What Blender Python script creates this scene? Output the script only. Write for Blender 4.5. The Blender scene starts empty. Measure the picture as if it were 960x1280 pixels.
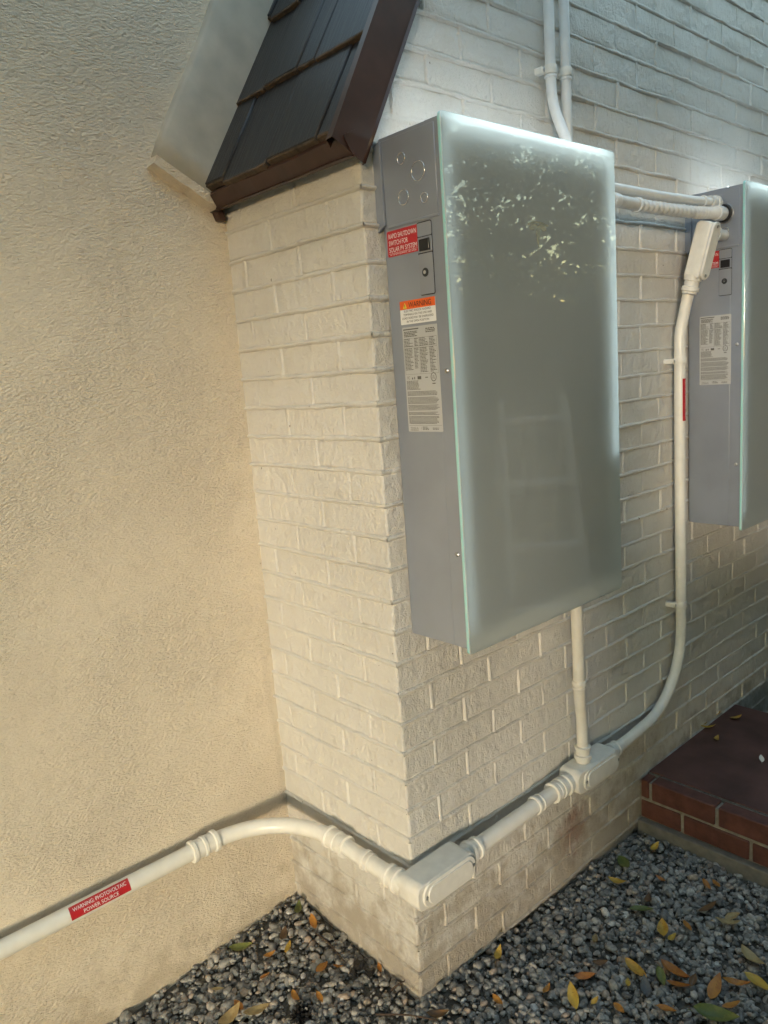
import bpy, bmesh, math, random
import numpy as np
from mathutils import Vector, Matrix, noise

random.seed(7)
RNG = np.random.default_rng(11)
SC = bpy.context.scene
COL = SC.collection
R = math.radians

# ------------------------------------------------------------------ camera, sky, sun, exposure
CAM_POS = Vector((-1.1185, -1.2600, 1.5685))
AX = Vector((0.73793, -0.67089, -0.07328))      # image right
AY = Vector((-0.17547, -0.08589, -0.98073))     # image down
AZ = Vector((0.65167, 0.73657, -0.18110))       # forward
cam = bpy.data.cameras.new('camera')
cam.sensor_fit = 'HORIZONTAL'
cam.sensor_width = 36.0
cam.lens = 956.8 / 960 * 36.0
cam.clip_start = 0.05
cam.clip_end = 2000
cam_o = bpy.data.objects.new('camera', cam)
COL.objects.link(cam_o)
m = Matrix.Identity(4)
for i in range(3):
    m[i][0] = AX[i]; m[i][1] = -AY[i]; m[i][2] = -AZ[i]; m[i][3] = CAM_POS[i]
cam_o.matrix_world = m
SC.camera = cam_o

SUN_EL = R(5.0)          # sun just over the horizon
SUN_AZ = R(36.0)         # from -x, turned this much towards -y
sun_dir = Vector((-math.cos(SUN_AZ) * math.cos(SUN_EL), -math.sin(SUN_AZ) * math.cos(SUN_EL), math.sin(SUN_EL)))
world = bpy.data.worlds.new('World')
SC.world = world
world.use_nodes = True
wn = world.node_tree.nodes
bg = wn['Background']
sky = wn.new('ShaderNodeTexSky')
sky.sky_type = 'NISHITA'
sky.sun_disc = False
sky.air_density = 1.3
sky.dust_density = 0.0
sky.sun_elevation = SUN_EL
sky.sun_rotation = math.atan2(sun_dir.x, sun_dir.y)
world.node_tree.links.new(sky.outputs[0], bg.inputs[0])
bg.inputs[1].default_value = 0.15
sun = bpy.data.lights.new('sun', 'SUN')
sun.energy = 0.21
sun.angle = R(6.5)
sun.color = (1.0, 0.85, 0.69)
sun_o = bpy.data.objects.new('sun', sun)
COL.objects.link(sun_o)
sun_o.rotation_euler = (-sun_dir).to_track_quat('-Z', 'Y').to_euler()
sun_o.location = (-6, -3, 3)
SC.view_settings.view_transform = 'Standard'
SC.view_settings.look = 'None'
SC.view_settings.gamma = 1.0
SC.view_settings.exposure = 3.4
SC.view_settings.use_curve_mapping = False
SC.render.engine = 'CYCLES'
SC.cycles.use_denoising = True
SC.cycles.max_bounces = 7
SC.cycles.diffuse_bounces = 4
SC.cycles.glossy_bounces = 4
SC.cycles.caustics_reflective = False
SC.cycles.caustics_refractive = False
SC.cycles.use_adaptive_sampling = True
SC.cycles.adaptive_threshold = 0.02

# ------------------------------------------------------------------ materials
MATS = {}


def new_mat(name):
    mt = bpy.data.materials.new(name)
    mt.use_nodes = True
    MATS[name] = mt
    nt = mt.node_tree
    return mt, nt, nt.nodes['Principled BSDF'], nt.nodes, nt.links


def simple(name, col, rough=0.5, metal=0.0, spec=0.5, coat=0.0, var=0.0, vscale=20, bump=0.0, bscale=80, bdist=0.002):
    mt, nt, b, n, l = new_mat(name)
    b.inputs['Base Color'].default_value = (*col, 1)
    b.inputs['Roughness'].default_value = rough
    b.inputs['Metallic'].default_value = metal
    b.inputs['Specular IOR Level'].default_value = spec
    b.inputs['Coat Weight'].default_value = coat
    b.inputs['Coat Roughness'].default_value = 0.05
    if var or bump:
        g = n.new('ShaderNodeNewGeometry')
    if var:
        t = n.new('ShaderNodeTexNoise'); t.inputs['Scale'].default_value = vscale; t.inputs['Detail'].default_value = 6
        l.new(g.outputs['Position'], t.inputs['Vector'])
        r = n.new('ShaderNodeMapRange')
        r.inputs['From Min'].default_value = 0.3; r.inputs['From Max'].default_value = 0.7
        r.inputs['To Min'].default_value = 1 - var; r.inputs['To Max'].default_value = 1 + var
        l.new(t.outputs['Fac'], r.inputs['Value'])
        mx = n.new('ShaderNodeVectorMath'); mx.operation = 'SCALE'
        mx.inputs[0].default_value = col
        l.new(r.outputs['Result'], mx.inputs['Scale'])
        l.new(mx.outputs['Vector'], b.inputs['Base Color'])
    if bump:
        t2 = n.new('ShaderNodeTexNoise'); t2.inputs['Scale'].default_value = bscale; t2.inputs['Detail'].default_value = 5
        l.new(g.outputs['Position'], t2.inputs['Vector'])
        bp = n.new('ShaderNodeBump'); bp.inputs['Strength'].default_value = bump; bp.inputs['Distance'].default_value = bdist
        l.new(t2.outputs['Fac'], bp.inputs['Height'])
        l.new(bp.outputs['Normal'], b.inputs['Normal'])
    return mt


def math_n(n, l, op, a, b=None, c=None):
    m_ = n.new('ShaderNodeMath'); m_.operation = op
    for i, v in enumerate((a, b, c)):
        if v is None:
            continue
        if isinstance(v, (int, float)):
            m_.inputs[i].default_value = v
        else:
            l.new(v, m_.inputs[i])
    return m_.outputs[0]


def mix_col(n, l, fac, a, b):
    mx = n.new('ShaderNodeMix'); mx.data_type = 'RGBA'
    if isinstance(fac, (int, float)):
        mx.inputs[0].default_value = fac
    else:
        l.new(fac, mx.inputs[0])
    for i, v in ((6, a), (7, b)):
        if isinstance(v, tuple):
            mx.inputs[i].default_value = (*v, 1)
        else:
            l.new(v, mx.inputs[i])
    return mx.outputs[2]


def tex_noise(n, l, vec, scale, detail=5, rough=0.55, stretch=None):
    if stretch:
        mp = n.new('ShaderNodeMapping'); mp.inputs['Scale'].default_value = stretch
        l.new(vec, mp.inputs['Vector']); vec = mp.outputs['Vector']
    t = n.new('ShaderNodeTexNoise')
    t.inputs['Scale'].default_value = scale
    t.inputs['Detail'].default_value = detail
    t.inputs['Roughness'].default_value = rough
    l.new(vec, t.inputs['Vector'])
    return t.outputs['Fac']


def ramp(n, l, v, lo, hi):
    r = n.new('ShaderNodeMapRange'); r.interpolation_type = 'SMOOTHSTEP'
    r.inputs['From Min'].default_value = lo; r.inputs['From Max'].default_value = hi
    l.new(v, r.inputs['Value'])
    return r.outputs['Result']


def brick_paint(name):
    """thick old cream masonry paint: brush marks, drips, pits, a rusty leak stain low on the wall"""
    mt, nt, b, n, l = new_mat(name)
    g = n.new('ShaderNodeNewGeometry'); P = g.outputs['Position']
    big = tex_noise(n, l, P, 3.0, 4)
    mid = tex_noise(n, l, P, 26, 6)
    base = mix_col(n, l, ramp(n, l, big, .35, .7), (0.73, 0.705, 0.655), (0.665, 0.64, 0.585))
    base = mix_col(n, l, math_n(n, l, 'MULTIPLY', ramp(n, l, mid, .52, .78), .35), base, (0.62, 0.57, 0.47))
    # chips
    chip = tex_noise(n, l, P, 55, 3, .5)
    base = mix_col(n, l, ramp(n, l, chip, .745, .765), base, (0.25, 0.20, 0.16))
    # rusty stain patch on the wall under the junction box
    sp = n.new('ShaderNodeSeparateXYZ'); l.new(P, sp.inputs[0])
    sx = math_n(n, l, 'ABSOLUTE', math_n(n, l, 'SUBTRACT', sp.outputs['X'], .675))
    sz = math_n(n, l, 'ABSOLUTE', math_n(n, l, 'SUBTRACT', sp.outputs['Z'], .135))
    d = math_n(n, l, 'ADD', math_n(n, l, 'MULTIPLY', sx, 8.0), math_n(n, l, 'MULTIPLY', sz, 6.0))
    st = math_n(n, l, 'SUBTRACT', tex_noise(n, l, P, 20, 8, .7), math_n(n, l, 'MULTIPLY', d, .33))
    base = mix_col(n, l, math_n(n, l, 'MULTIPLY', ramp(n, l, st, .16, .50), .75), base, (0.26, 0.085, 0.045))
    # mud splash blotches above the gravel
    md = math_n(n, l, 'SUBTRACT', tex_noise(n, l, P, 14, 7, .65), math_n(n, l, 'MULTIPLY', sp.outputs['Z'], 1.1))
    base = mix_col(n, l, math_n(n, l, 'MULTIPLY', ramp(n, l, md, .18, .48), .72), base, (0.36, 0.30, 0.225))
    l.new(base, b.inputs['Base Color'])
    b.inputs['Roughness'].default_value = 0.42
    b.inputs['Specular IOR Level'].default_value = 0.45
    v = n.new('ShaderNodeTexVoronoi'); v.inputs['Scale'].default_value = 170; l.new(P, v.inputs['Vector'])
    brush = tex_noise(n, l, P, 75, 5, .65, (1, 1, .6))
    fine = tex_noise(n, l, P, 260, 3, .6)
    h = math_n(n, l, 'ADD', math_n(n, l, 'MULTIPLY', brush, .8), math_n(n, l, 'MULTIPLY', fine, .45))
    h = math_n(n, l, 'ADD', h, math_n(n, l, 'MULTIPLY', mid, 1.2))
    pit = ramp(n, l, v.outputs['Distance'], .0, .22)
    pm = math_n(n, l, 'MULTIPLY', math_n(n, l, 'SUBTRACT', 1.0, pit), ramp(n, l, big, .45, .6))
    h = math_n(n, l, 'SUBTRACT', h, math_n(n, l, 'MULTIPLY', pm, .25))
    bp = n.new('ShaderNodeBump'); bp.inputs['Strength'].default_value = 1.0; bp.inputs['Distance'].default_value = 0.0068
    l.new(h, bp.inputs['Height']); l.new(bp.outputs['Normal'], b.inputs['Normal'])
    return mt


def stucco_mat(name):
    mt, nt, b, n, l = new_mat(name)
    g = n.new('ShaderNodeNewGeometry'); P = g.outputs['Position']
    big = tex_noise(n, l, P, 1.6, 4)
    base = mix_col(n, l, ramp(n, l, big, .35, .68), (0.72, 0.63, 0.505), (0.66, 0.575, 0.46))
    sm = tex_noise(n, l, P, 42, 5)
    base = mix_col(n, l, math_n(n, l, 'MULTIPLY', ramp(n, l, sm, .5, .75), .25), base, (0.47, 0.40, 0.30))
    sp_ = tex_noise(n, l, P, 120, 2)
    base = mix_col(n, l, math_n(n, l, 'MULTIPLY', ramp(n, l, sp_, .70, .76), .5), base, (0.22, 0.17, 0.12))
    # earth splashed up from the gravel, and a few rain runs
    sp = n.new('ShaderNodeSeparateXYZ'); l.new(P, sp.inputs[0])
    md = math_n(n, l, 'SUBTRACT', tex_noise(n, l, P, 13, 7, .68), math_n(n, l, 'MULTIPLY', sp.outputs['Z'], 1.5))
    base = mix_col(n, l, math_n(n, l, 'MULTIPLY', ramp(n, l, md, .26, .56), .55), base, (0.38, 0.31, 0.22))
    run_ = tex_noise(n, l, P, 9, 4, .6, (1, 1, .06))
    base = mix_col(n, l, math_n(n, l, 'MULTIPLY', ramp(n, l, run_, .60, .74), .22), base, (0.40, 0.34, 0.26))
    l.new(base, b.inputs['Base Color'])
    b.inputs['Roughness'].default_value = 0.8
    b.inputs['Specular IOR Level'].default_value = 0.25
    # trowelled dash: short broken ridges with pits, rougher in patches
    rot = n.new('ShaderNodeMapping'); rot.inputs['Rotation'].default_value = (0, R(-22), 0)
    rot.inputs['Scale'].default_value = (.75, 1.0, 1.7)
    l.new(P, rot.inputs['Vector'])
    ridge = tex_noise(n, l, rot.outputs['Vector'], 150, 2, .5)
    lump = tex_noise(n, l, P, 16, 3, .5)
    fine = tex_noise(n, l, P, 230, 3, .6)
    vo = n.new('ShaderNodeTexVoronoi'); vo.inputs['Scale'].default_value = 60; l.new(rot.outputs['Vector'], vo.inputs['Vector'])
    amt = ramp(n, l, tex_noise(n, l, P, 2.3, 3), .30, .65)
    h = math_n(n, l, 'MULTIPLY', ridge, math_n(n, l, 'ADD', .35, math_n(n, l, 'MULTIPLY', amt, 1.2)))
    h = math_n(n, l, 'ADD', h, math_n(n, l, 'MULTIPLY', lump, .7))
    h = math_n(n, l, 'ADD', h, math_n(n, l, 'MULTIPLY', fine, .30))
    h = math_n(n, l, 'ADD', h, math_n(n, l, 'MULTIPLY', ramp(n, l, vo.outputs['Distance'], .02, .3), .22))
    bp = n.new('ShaderNodeBump'); bp.inputs['Strength'].default_value = 0.9; bp.inputs['Distance'].default_value = 0.0050
    l.new(h, bp.inputs['Height']); l.new(bp.outputs['Normal'], b.inputs['Normal'])
    return mt


def island_mat(name, stops, rough=0.75, bscale=180, bump=.4, bdist=.001, spec=.35):
    """one mesh of many loose pieces: each piece its own tint"""
    mt, nt, b, n, l = new_mat(name)
    g = n.new('ShaderNodeNewGeometry')
    cr = n.new('ShaderNodeValToRGB')
    cr.color_ramp.interpolation = 'LINEAR'
    els = cr.color_ramp.elements
    while len(els) < len(stops):
        els.new(0.5)
    for e, (p, c) in zip(els, stops):
        e.position = p; e.color = (*c, 1)
    l.new(g.outputs['Random Per Island'], cr.inputs['Fac'])
    t = tex_noise(n, l, g.outputs['Position'], bscale, 5)
    rr = n.new('ShaderNodeMapRange'); rr.inputs['From Min'].default_value = .3; rr.inputs['From Max'].default_value = .7
    rr.inputs['To Min'].default_value = .7; rr.inputs['To Max'].default_value = 1.25
    l.new(t, rr.inputs['Value'])
    vm = n.new('ShaderNodeVectorMath'); vm.operation = 'SCALE'
    l.new(cr.outputs['Color'], vm.inputs[0]); l.new(rr.outputs['Result'], vm.inputs['Scale'])
    l.new(vm.outputs['Vector'], b.inputs['Base Color'])
    b.inputs['Roughness'].default_value = rough
    b.inputs['Specular IOR Level'].default_value = spec
    if bump:
        bp = n.new('ShaderNodeBump'); bp.inputs['Strength'].default_value = bump; bp.inputs['Distance'].default_value = bdist
        l.new(t, bp.inputs['Height']); l.new(bp.outputs['Normal'], b.inputs['Normal'])
    return mt


def leaf_mat(name, c1, c2, rough=.5, coat=0.0, trans=.25):
    mt, nt, b, n, l = new_mat(name)
    g = n.new('ShaderNodeNewGeometry')
    tc = n.new('ShaderNodeTexCoord')
    oi = n.new('ShaderNodeObjectInfo')
    f = tex_noise(n, l, tc.outputs['Object'], 45, 5, .65)
    r2 = math_n(n, l, 'ADD', ramp(n, l, f, .35, .7), math_n(n, l, 'MULTIPLY', math_n(n, l, 'SUBTRACT', oi.outputs['Random'], .5), .8))
    col = mix_col(n, l, math_n(n, l, 'MINIMUM', math_n(n, l, 'MAXIMUM', r2, 0.0), 1.0), c1, c2)
    spots = tex_noise(n, l, tc.outputs['Object'], 160, 2)
    col = mix_col(n, l, math_n(n, l, 'MULTIPLY', ramp(n, l, spots, .68, .74), .6), col, (0.10, 0.05, 0.02))
    l.new(col, b.inputs['Base Color'])
    b.inputs['Roughness'].default_value = rough
    b.inputs['Coat Weight'].default_value = coat
    return mt


brick_paint('brick_paint')
stucco_mat('stucco')
simple('plaster', (0.44, 0.41, 0.345), .7, var=.12, vscale=14, bump=.35, bscale=30, bdist=.003)
simple('conduit_paint', (0.80, 0.775, 0.71), .32, spec=.5, var=.05, vscale=30, bump=.18, bscale=45, bdist=.0012)
simple('fitting_paint', (0.79, 0.765, 0.70), .36, spec=.5, var=.06, vscale=40, bump=.3, bscale=70, bdist=.0012)
simple('grey_pvc', (0.62, 0.63, 0.62), .4, var=.08, vscale=40)
simple('pvc_white', (0.76, 0.77, 0.76), .35, var=.05, vscale=30)
simple('case_metal', (0.325, 0.355, 0.415), .36, metal=.42, var=.10, vscale=5, bump=.06, bscale=500, bdist=.0004)
simple('panel_plastic', (0.31, 0.33, 0.37), .4, metal=.3)
simple('black_plastic', (0.015, 0.015, 0.017), .3)
simple('dark_gap', (0.03, 0.032, 0.035), .6)
simple('panel_backing', (0.055, 0.065, 0.055), .7)
simple('bright_steel', (0.85, 0.86, 0.88), .16, metal=1.0)
simple('screw_steel', (0.55, 0.55, 0.55), .3, metal=1.0, var=.2, vscale=300)
simple('red_vinyl', (0.50, 0.022, 0.03), .4, var=.08, vscale=60)
simple('orange_vinyl', (0.80, 0.13, 0.02), .4)
simple('white_vinyl', (0.80, 0.80, 0.79), .4)
simple('yellow_vinyl', (0.85, 0.62, 0.06), .4)
simple('silver_label', (0.52, 0.53, 0.53), .45, metal=.15)
simple('white_ink', (0.82, 0.80, 0.80), .5)
simple('black_ink', (0.02, 0.02, 0.02), .5)
simple('grey_ink', (0.12, 0.115, 0.105), .5)
simple('emblem_silver', (0.33, 0.34, 0.27), .45)
simple('brown_metal', (0.050, 0.024, 0.018), .38, var=.25, vscale=18, bump=.15, bscale=20, bdist=.003)
simple('dirt_edge', (0.085, 0.06, 0.04), .9, var=.4, vscale=60, bump=.8, bscale=120, bdist=.003)
simple('concrete', (0.20, 0.18, 0.15), .85, var=.2, vscale=30, bump=.6, bscale=140, bdist=.003)
simple('red_slab', (0.105, 0.046, 0.038), .6, var=.35, vscale=9, bump=.35, bscale=60, bdist=.002)
simple('step_brick', (0.115, 0.043, 0.033), .6, var=.3, vscale=28, bump=.55, bscale=110, bdist=.0025)
simple('step_mortar', (0.27, 0.25, 0.215), .9, var=.25, vscale=50, bump=.7, bscale=160, bdist=.003)
simple('soil', (0.13, 0.12, 0.10), .95, var=.4, vscale=60, bump=.9, bscale=90, bdist=.01)
simple('bark', (0.10, 0.075, 0.05), .9, var=.3, vscale=20, bump=.8, bscale=30, bdist=.01)
simple('ladder_aluminium', (0.86, 0.87, 0.86), .5, metal=.0)
simple('black_rubbish', (0.012, 0.012, 0.013), .35, bump=.6, bscale=120, bdist=.003)
simple('twig_bark', (0.07, 0.045, 0.03), .9)
simple('petal', (0.80, 0.76, 0.66), .6)
island_mat('gravel_stone', [(0, (.15, .143, .135)), (.35, (.26, .25, .23)), (.6, (.34, .325, .295)), (.8, (.42, .385, .34)), (.92, (.38, .29, .22)), (1, (.62, .60, .56))], .7, 130, .5, .0015)
simple('hedge_heart', (.018, .024, .012), .95, var=.5, vscale=12, bump=1.0, bscale=20, bdist=.05)
island_mat('tree_leaf', [(0, (.022, .045, .015)), (.5, (.04, .08, .022)), (1, (.075, .12, .03))], .22, 60, 0, spec=.6)
leaf_mat('leaf_yellow', (0.52, 0.34, 0.05), (0.42, 0.22, 0.03))
leaf_mat('leaf_orange', (0.46, 0.20, 0.03), (0.33, 0.11, 0.02))
leaf_mat('leaf_tan', (0.42, 0.31, 0.14), (0.30, 0.20, 0.08))
leaf_mat('leaf_green', (0.10, 0.13, 0.03), (0.20, 0.20, 0.05))
leaf_mat('leaf_brown', (0.14, 0.075, 0.03), (0.09, 0.05, 0.025))
leaf_mat('leaf_grey', (0.10, 0.105, 0.11), (0.16, 0.15, 0.14))


def shingle_mat():
    mt, nt, b, n, l = new_mat('shingle')
    tc = n.new('ShaderNodeTexCoord'); oi = n.new('ShaderNodeObjectInfo')
    st = tex_noise(n, l, tc.outputs['Object'], 22, 6, .6, (1, 6, 6))
    st2 = n.new('ShaderNodeMapping'); st2.inputs['Scale'].default_value = (.35, 9, 1)
    l.new(tc.outputs['Object'], st2.inputs['Vector'])
    f = tex_noise(n, l, st2.outputs['Vector'], 12, 6, .6)
    col = mix_col(n, l, ramp(n, l, f, .35, .72), (0.009, 0.011, 0.017), (0.029, 0.029, 0.034))
    col = mix_col(n, l, math_n(n, l, 'MULTIPLY', oi.outputs['Random'], .5), col, (0.030, 0.025, 0.021))
    l.new(col, b.inputs['Base Color'])
    b.inputs['Roughness'].default_value = .42
    bp = n.new('ShaderNodeBump'); bp.inputs['Strength'].default_value = .6; bp.inputs['Distance'].default_value = .003
    l.new(f, bp.inputs['Height']); l.new(bp.outputs['Normal'], b.inputs['Normal'])


shingle_mat()


def glass_mat():
    """frosted sheet: passes most light on to the panel behind it, scatters the rest; polished outer face"""
    mt, nt, b, n, l = new_mat('frosted_glass')
    g = n.new('ShaderNodeNewGeometry')
    sm = tex_noise(n, l, g.outputs['Position'], 7, 5, .6)
    d = n.new('ShaderNodeBsdfDiffuse')
    l.new(mix_col(n, l, ramp(n, l, sm, .3, .75), (0.74, 0.79, 0.765), (0.80, 0.85, 0.82)), d.inputs['Color'])
    t = n.new('ShaderNodeBsdfTranslucent'); t.inputs['Color'].default_value = (0.86, 0.95, 0.93, 1)
    m1 = n.new('ShaderNodeMixShader'); m1.inputs[0].default_value = .62
    l.new(d.outputs[0], m1.inputs[1]); l.new(t.outputs[0], m1.inputs[2])
    gl = n.new('ShaderNodeBsdfGlossy'); gl.inputs['Roughness'].default_value = .03
    dust = tex_noise(n, l, g.outputs['Position'], 30, 6, .7)
    rr = n.new('ShaderNodeMapRange'); rr.inputs['From Min'].default_value = .4; rr.inputs['From Max'].default_value = .8
    rr.inputs['To Min'].default_value = .004; rr.inputs['To Max'].default_value = .035
    l.new(dust, rr.inputs['Value']); l.new(rr.outputs['Result'], gl.inputs['Roughness'])
    fr = n.new('ShaderNodeFresnel'); fr.inputs['IOR'].default_value = 1.8
    m2 = n.new('ShaderNodeMixShader')
    l.new(fr.outputs[0], m2.inputs[0]); l.new(m1.outputs[0], m2.inputs[1]); l.new(gl.outputs[0], m2.inputs[2])
    out = [q for q in n if q.type == 'OUTPUT_MATERIAL'][0]
    l.new(m2.outputs[0], out.inputs['Surface'])
    n.remove(b)


glass_mat()
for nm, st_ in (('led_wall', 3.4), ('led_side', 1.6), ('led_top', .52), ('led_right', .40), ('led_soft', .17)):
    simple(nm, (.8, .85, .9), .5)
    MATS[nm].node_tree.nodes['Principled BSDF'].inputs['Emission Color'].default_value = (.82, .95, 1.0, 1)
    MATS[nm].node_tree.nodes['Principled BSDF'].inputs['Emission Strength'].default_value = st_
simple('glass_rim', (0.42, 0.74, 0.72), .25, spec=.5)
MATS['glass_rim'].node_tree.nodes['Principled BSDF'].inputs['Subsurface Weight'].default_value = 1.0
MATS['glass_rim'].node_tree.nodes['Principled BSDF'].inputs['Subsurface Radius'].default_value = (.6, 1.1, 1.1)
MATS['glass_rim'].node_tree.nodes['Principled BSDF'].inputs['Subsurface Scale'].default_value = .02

# ------------------------------------------------------------------ mesh helpers


def tag(o, label=None, cat=None, group=None, kind=None):
    if label: o['label'] = label
    if cat: o['category'] = cat
    if group: o['group'] = group
    if kind: o['kind'] = kind
    return o


def empty(name, loc=(0, 0, 0), label=None, cat=None, group=None):
    o = bpy.data.objects.new(name, None)
    o.empty_display_size = .05
    COL.objects.link(o)
    o.location = loc
    return tag(o, label, cat, group)


def mesh_obj(name, me, mat, parent=None, loc=None):
    if mat and not me.materials:
        me.materials.append(MATS[mat] if isinstance(mat, str) else mat)
    o = bpy.data.objects.new(name, me)
    COL.objects.link(o)
    if parent is not None:
        o.parent = parent
        # parents are pure translations: children are given in world coordinates
        pw = Vector((0, 0, 0)); q = parent
        while q is not None:
            pw = pw + q.location; q = q.parent
        o.location = (Vector(loc) if loc else Vector((0, 0, 0))) - pw
    elif loc:
        o.location = loc
    return o


def raw_mesh(name, verts, faces, smooth=False):
    me = bpy.data.meshes.new(name)
    me.from_pydata([tuple(v) for v in verts], [], [tuple(f) for f in faces])
    me.validate()
    if smooth:
        me.polygons.foreach_set('use_smooth', [True] * len(me.polygons))
    me.update()
    return me


def bm_mesh(name, bm, smooth=False, angle=None):
    bmesh.ops.recalc_face_normals(bm, faces=bm.faces)
    me = bpy.data.meshes.new(name)
    bm.to_mesh(me)
    bm.free()
    if smooth:
        me.polygons.foreach_set('use_smooth', [True] * len(me.polygons))
        if angle is not None:
            try:
                me.set_sharp_from_angle(angle=R(angle))
            except Exception:
                pass
            ar = [p.area for p in me.polygons]; mxa = max(ar)
            if len(ar) < 400:
                for p in me.polygons:
                    if p.area > .2 * mxa: p.use_smooth = False
    me.update()
    return me


def add_box(bm, lo, hi, bevel=0.0, seg=2):
    r = bmesh.ops.create_cube(bm, size=1.0)
    vs = r['verts']
    lo, hi = Vector(lo), Vector(hi)
    for v in vs:
        v.co = Vector((lo[i] + (v.co[i] + .5) * (hi[i] - lo[i]) for i in range(3)))
    if bevel:
        es = list({e for v in vs for e in v.link_edges})
        bmesh.ops.bevel(bm, geom=es, offset=bevel, segments=seg, profile=.5, affect='EDGES', clamp_overlap=True)


def box(name, lo, hi, mat, parent=None, bevel=0.0, seg=2):
    """box whose object origin is its base centre"""
    c = Vector(((lo[0] + hi[0]) / 2, (lo[1] + hi[1]) / 2, lo[2]))
    bm = bmesh.new()
    add_box(bm, Vector(lo) - c, Vector(hi) - c, bevel, seg)
    return mesh_obj(name, bm_mesh(name, bm, bool(bevel), 40), mat, parent, c)


def frame_of(d):
    d = d.normalized()
    u = d.cross(Vector((0, 0, 1)))
    if u.length < 1e-4:
        u = d.cross(Vector((0, 1, 0)))
    u.normalize()
    return u, d.cross(u).normalized()


def sweep(name, pts, radii, mat, parent=None, seg=20, cap=True):
    """tube through pts, one radius each"""
    pts = [Vector(p) for p in pts]
    if isinstance(radii, (int, float)):
        radii = [radii] * len(pts)
    o0 = pts[0].copy()
    vs, fs = [], []
    u = None
    for i, p in enumerate(pts):
        d = (pts[min(i + 1, len(pts) - 1)] - pts[max(i - 1, 0)]).normalized()
        if u is None:
            u, w = frame_of(d)
        else:
            u = (u - d * u.dot(d)).normalized(); w = d.cross(u)
        for k in range(seg):
            a = 2 * math.pi * k / seg
            vs.append(p - o0 + (u * math.cos(a) + w * math.sin(a)) * radii[i])
    for i in range(len(pts) - 1):
        for k in range(seg):
            k2 = (k + 1) % seg
            fs.append((i * seg + k, i * seg + k2, (i + 1) * seg + k2, (i + 1) * seg + k))
    if cap:
        fs.append(tuple(range(seg - 1, -1, -1)))
        fs.append(tuple((len(pts) - 1) * seg + k for k in range(seg)))
    me = raw_mesh(name, vs, fs, True)
    try:
        me.set_sharp_from_angle(angle=R(50))
    except Exception:
        pass
    return mesh_obj(name, me, mat, parent, o0)


def lathe(name, p0, d, prof, mat, parent=None, seg=24):
    """profile (t along d, radius)"""
    p0 = Vector(p0); d = Vector(d).normalized()
    pts = [p0 + d * t for t, r in prof]
    u, w = frame_of(d)
    vs, fs = [], []
    for (t, r) in prof:
        for k in range(seg):
            a = 2 * math.pi * k / seg
            vs.append(d * t + (u * math.cos(a) + w * math.sin(a)) * max(r, 1e-5))
    for i in range(len(prof) - 1):
        for k in range(seg):
            k2 = (k + 1) % seg
            fs.append((i * seg + k, i * seg + k2, (i + 1) * seg + k2, (i + 1) * seg + k))
    me = raw_mesh(name, vs, fs, True)
    try:
        me.set_sharp_from_angle(angle=R(35))
    except Exception:
        pass
    return mesh_obj(name, me, mat, parent, p0)


def coupling(p, d, r, mat='fitting_paint', parent=None, name='coupling', L=.058, lip=.005):
    """PVC coupling with raised end rings, centred at p"""
    h = L / 2
    a = r + .0045
    prof = [(-h, r), (-h, a + lip * .7), (-h + .010, a + lip * .7), (-h + .013, a), (-.006, a), (-.004, a + lip * .45), (.004, a + lip * .45),
            (.006, a), (h - .013, a), (h - .010, a + lip * .7), (h, a + lip * .7), (h, r)]
    return lathe(name, p, d, prof, mat, parent)


def ring(p, d, r, w, t, mat='fitting_paint', parent=None, name='ring'):
    return lathe(name, p, d, [(-w / 2, r), (-w / 2, r + t * .7), (-w / 4, r + t), (w / 4, r + t), (w / 2, r + t * .7), (w / 2, r)], mat, parent)


def arc(c, p0, p1, n=14):
    """points of a circular arc about c from p0 to p1"""
    c, p0, p1 = Vector(c), Vector(p0), Vector(p1)
    a, b = p0 - c, p1 - c
    ang = a.angle(b)
    out = []
    for i in range(n + 1):
        t = i / n
        out.append(c + (a * math.sin((1 - t) * ang) + b * math.sin(t * ang)) / math.sin(ang))
    return out


def spline(pts, n=10):
    P = [Vector(p) for p in pts]
    P = [P[0] * 2 - P[1]] + P + [P[-1] * 2 - P[-2]]
    out = []
    for i in range(1, len(P) - 2):
        for k in range(n):
            t = k / n
            a, b, c, d = P[i - 1], P[i], P[i + 1], P[i + 2]
            out.append(.5 * ((2 * b) + (c - a) * t + (2 * a - 5 * b + 4 * c - d) * t * t + (3 * b - a - 3 * c + d) * t ** 3))
    out.append(P[-2])
    return out


def stadium(w, h, r, n=6):
    """rounded rectangle outline, centred"""
    r = min(r, w / 2 - 1e-5, h / 2 - 1e-5)
    out = []
    for cx, cy, a0 in ((w / 2 - r, h / 2 - r, 0), (-w / 2 + r, h / 2 - r, 90), (-w / 2 + r, -h / 2 + r, 180), (w / 2 - r, -h / 2 + r, 270)):
        for k in range(n + 1):
            a = R(a0 + 90 * k / n)
            out.append((cx + r * math.cos(a), cy + r * math.sin(a)))
    return out


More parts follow.
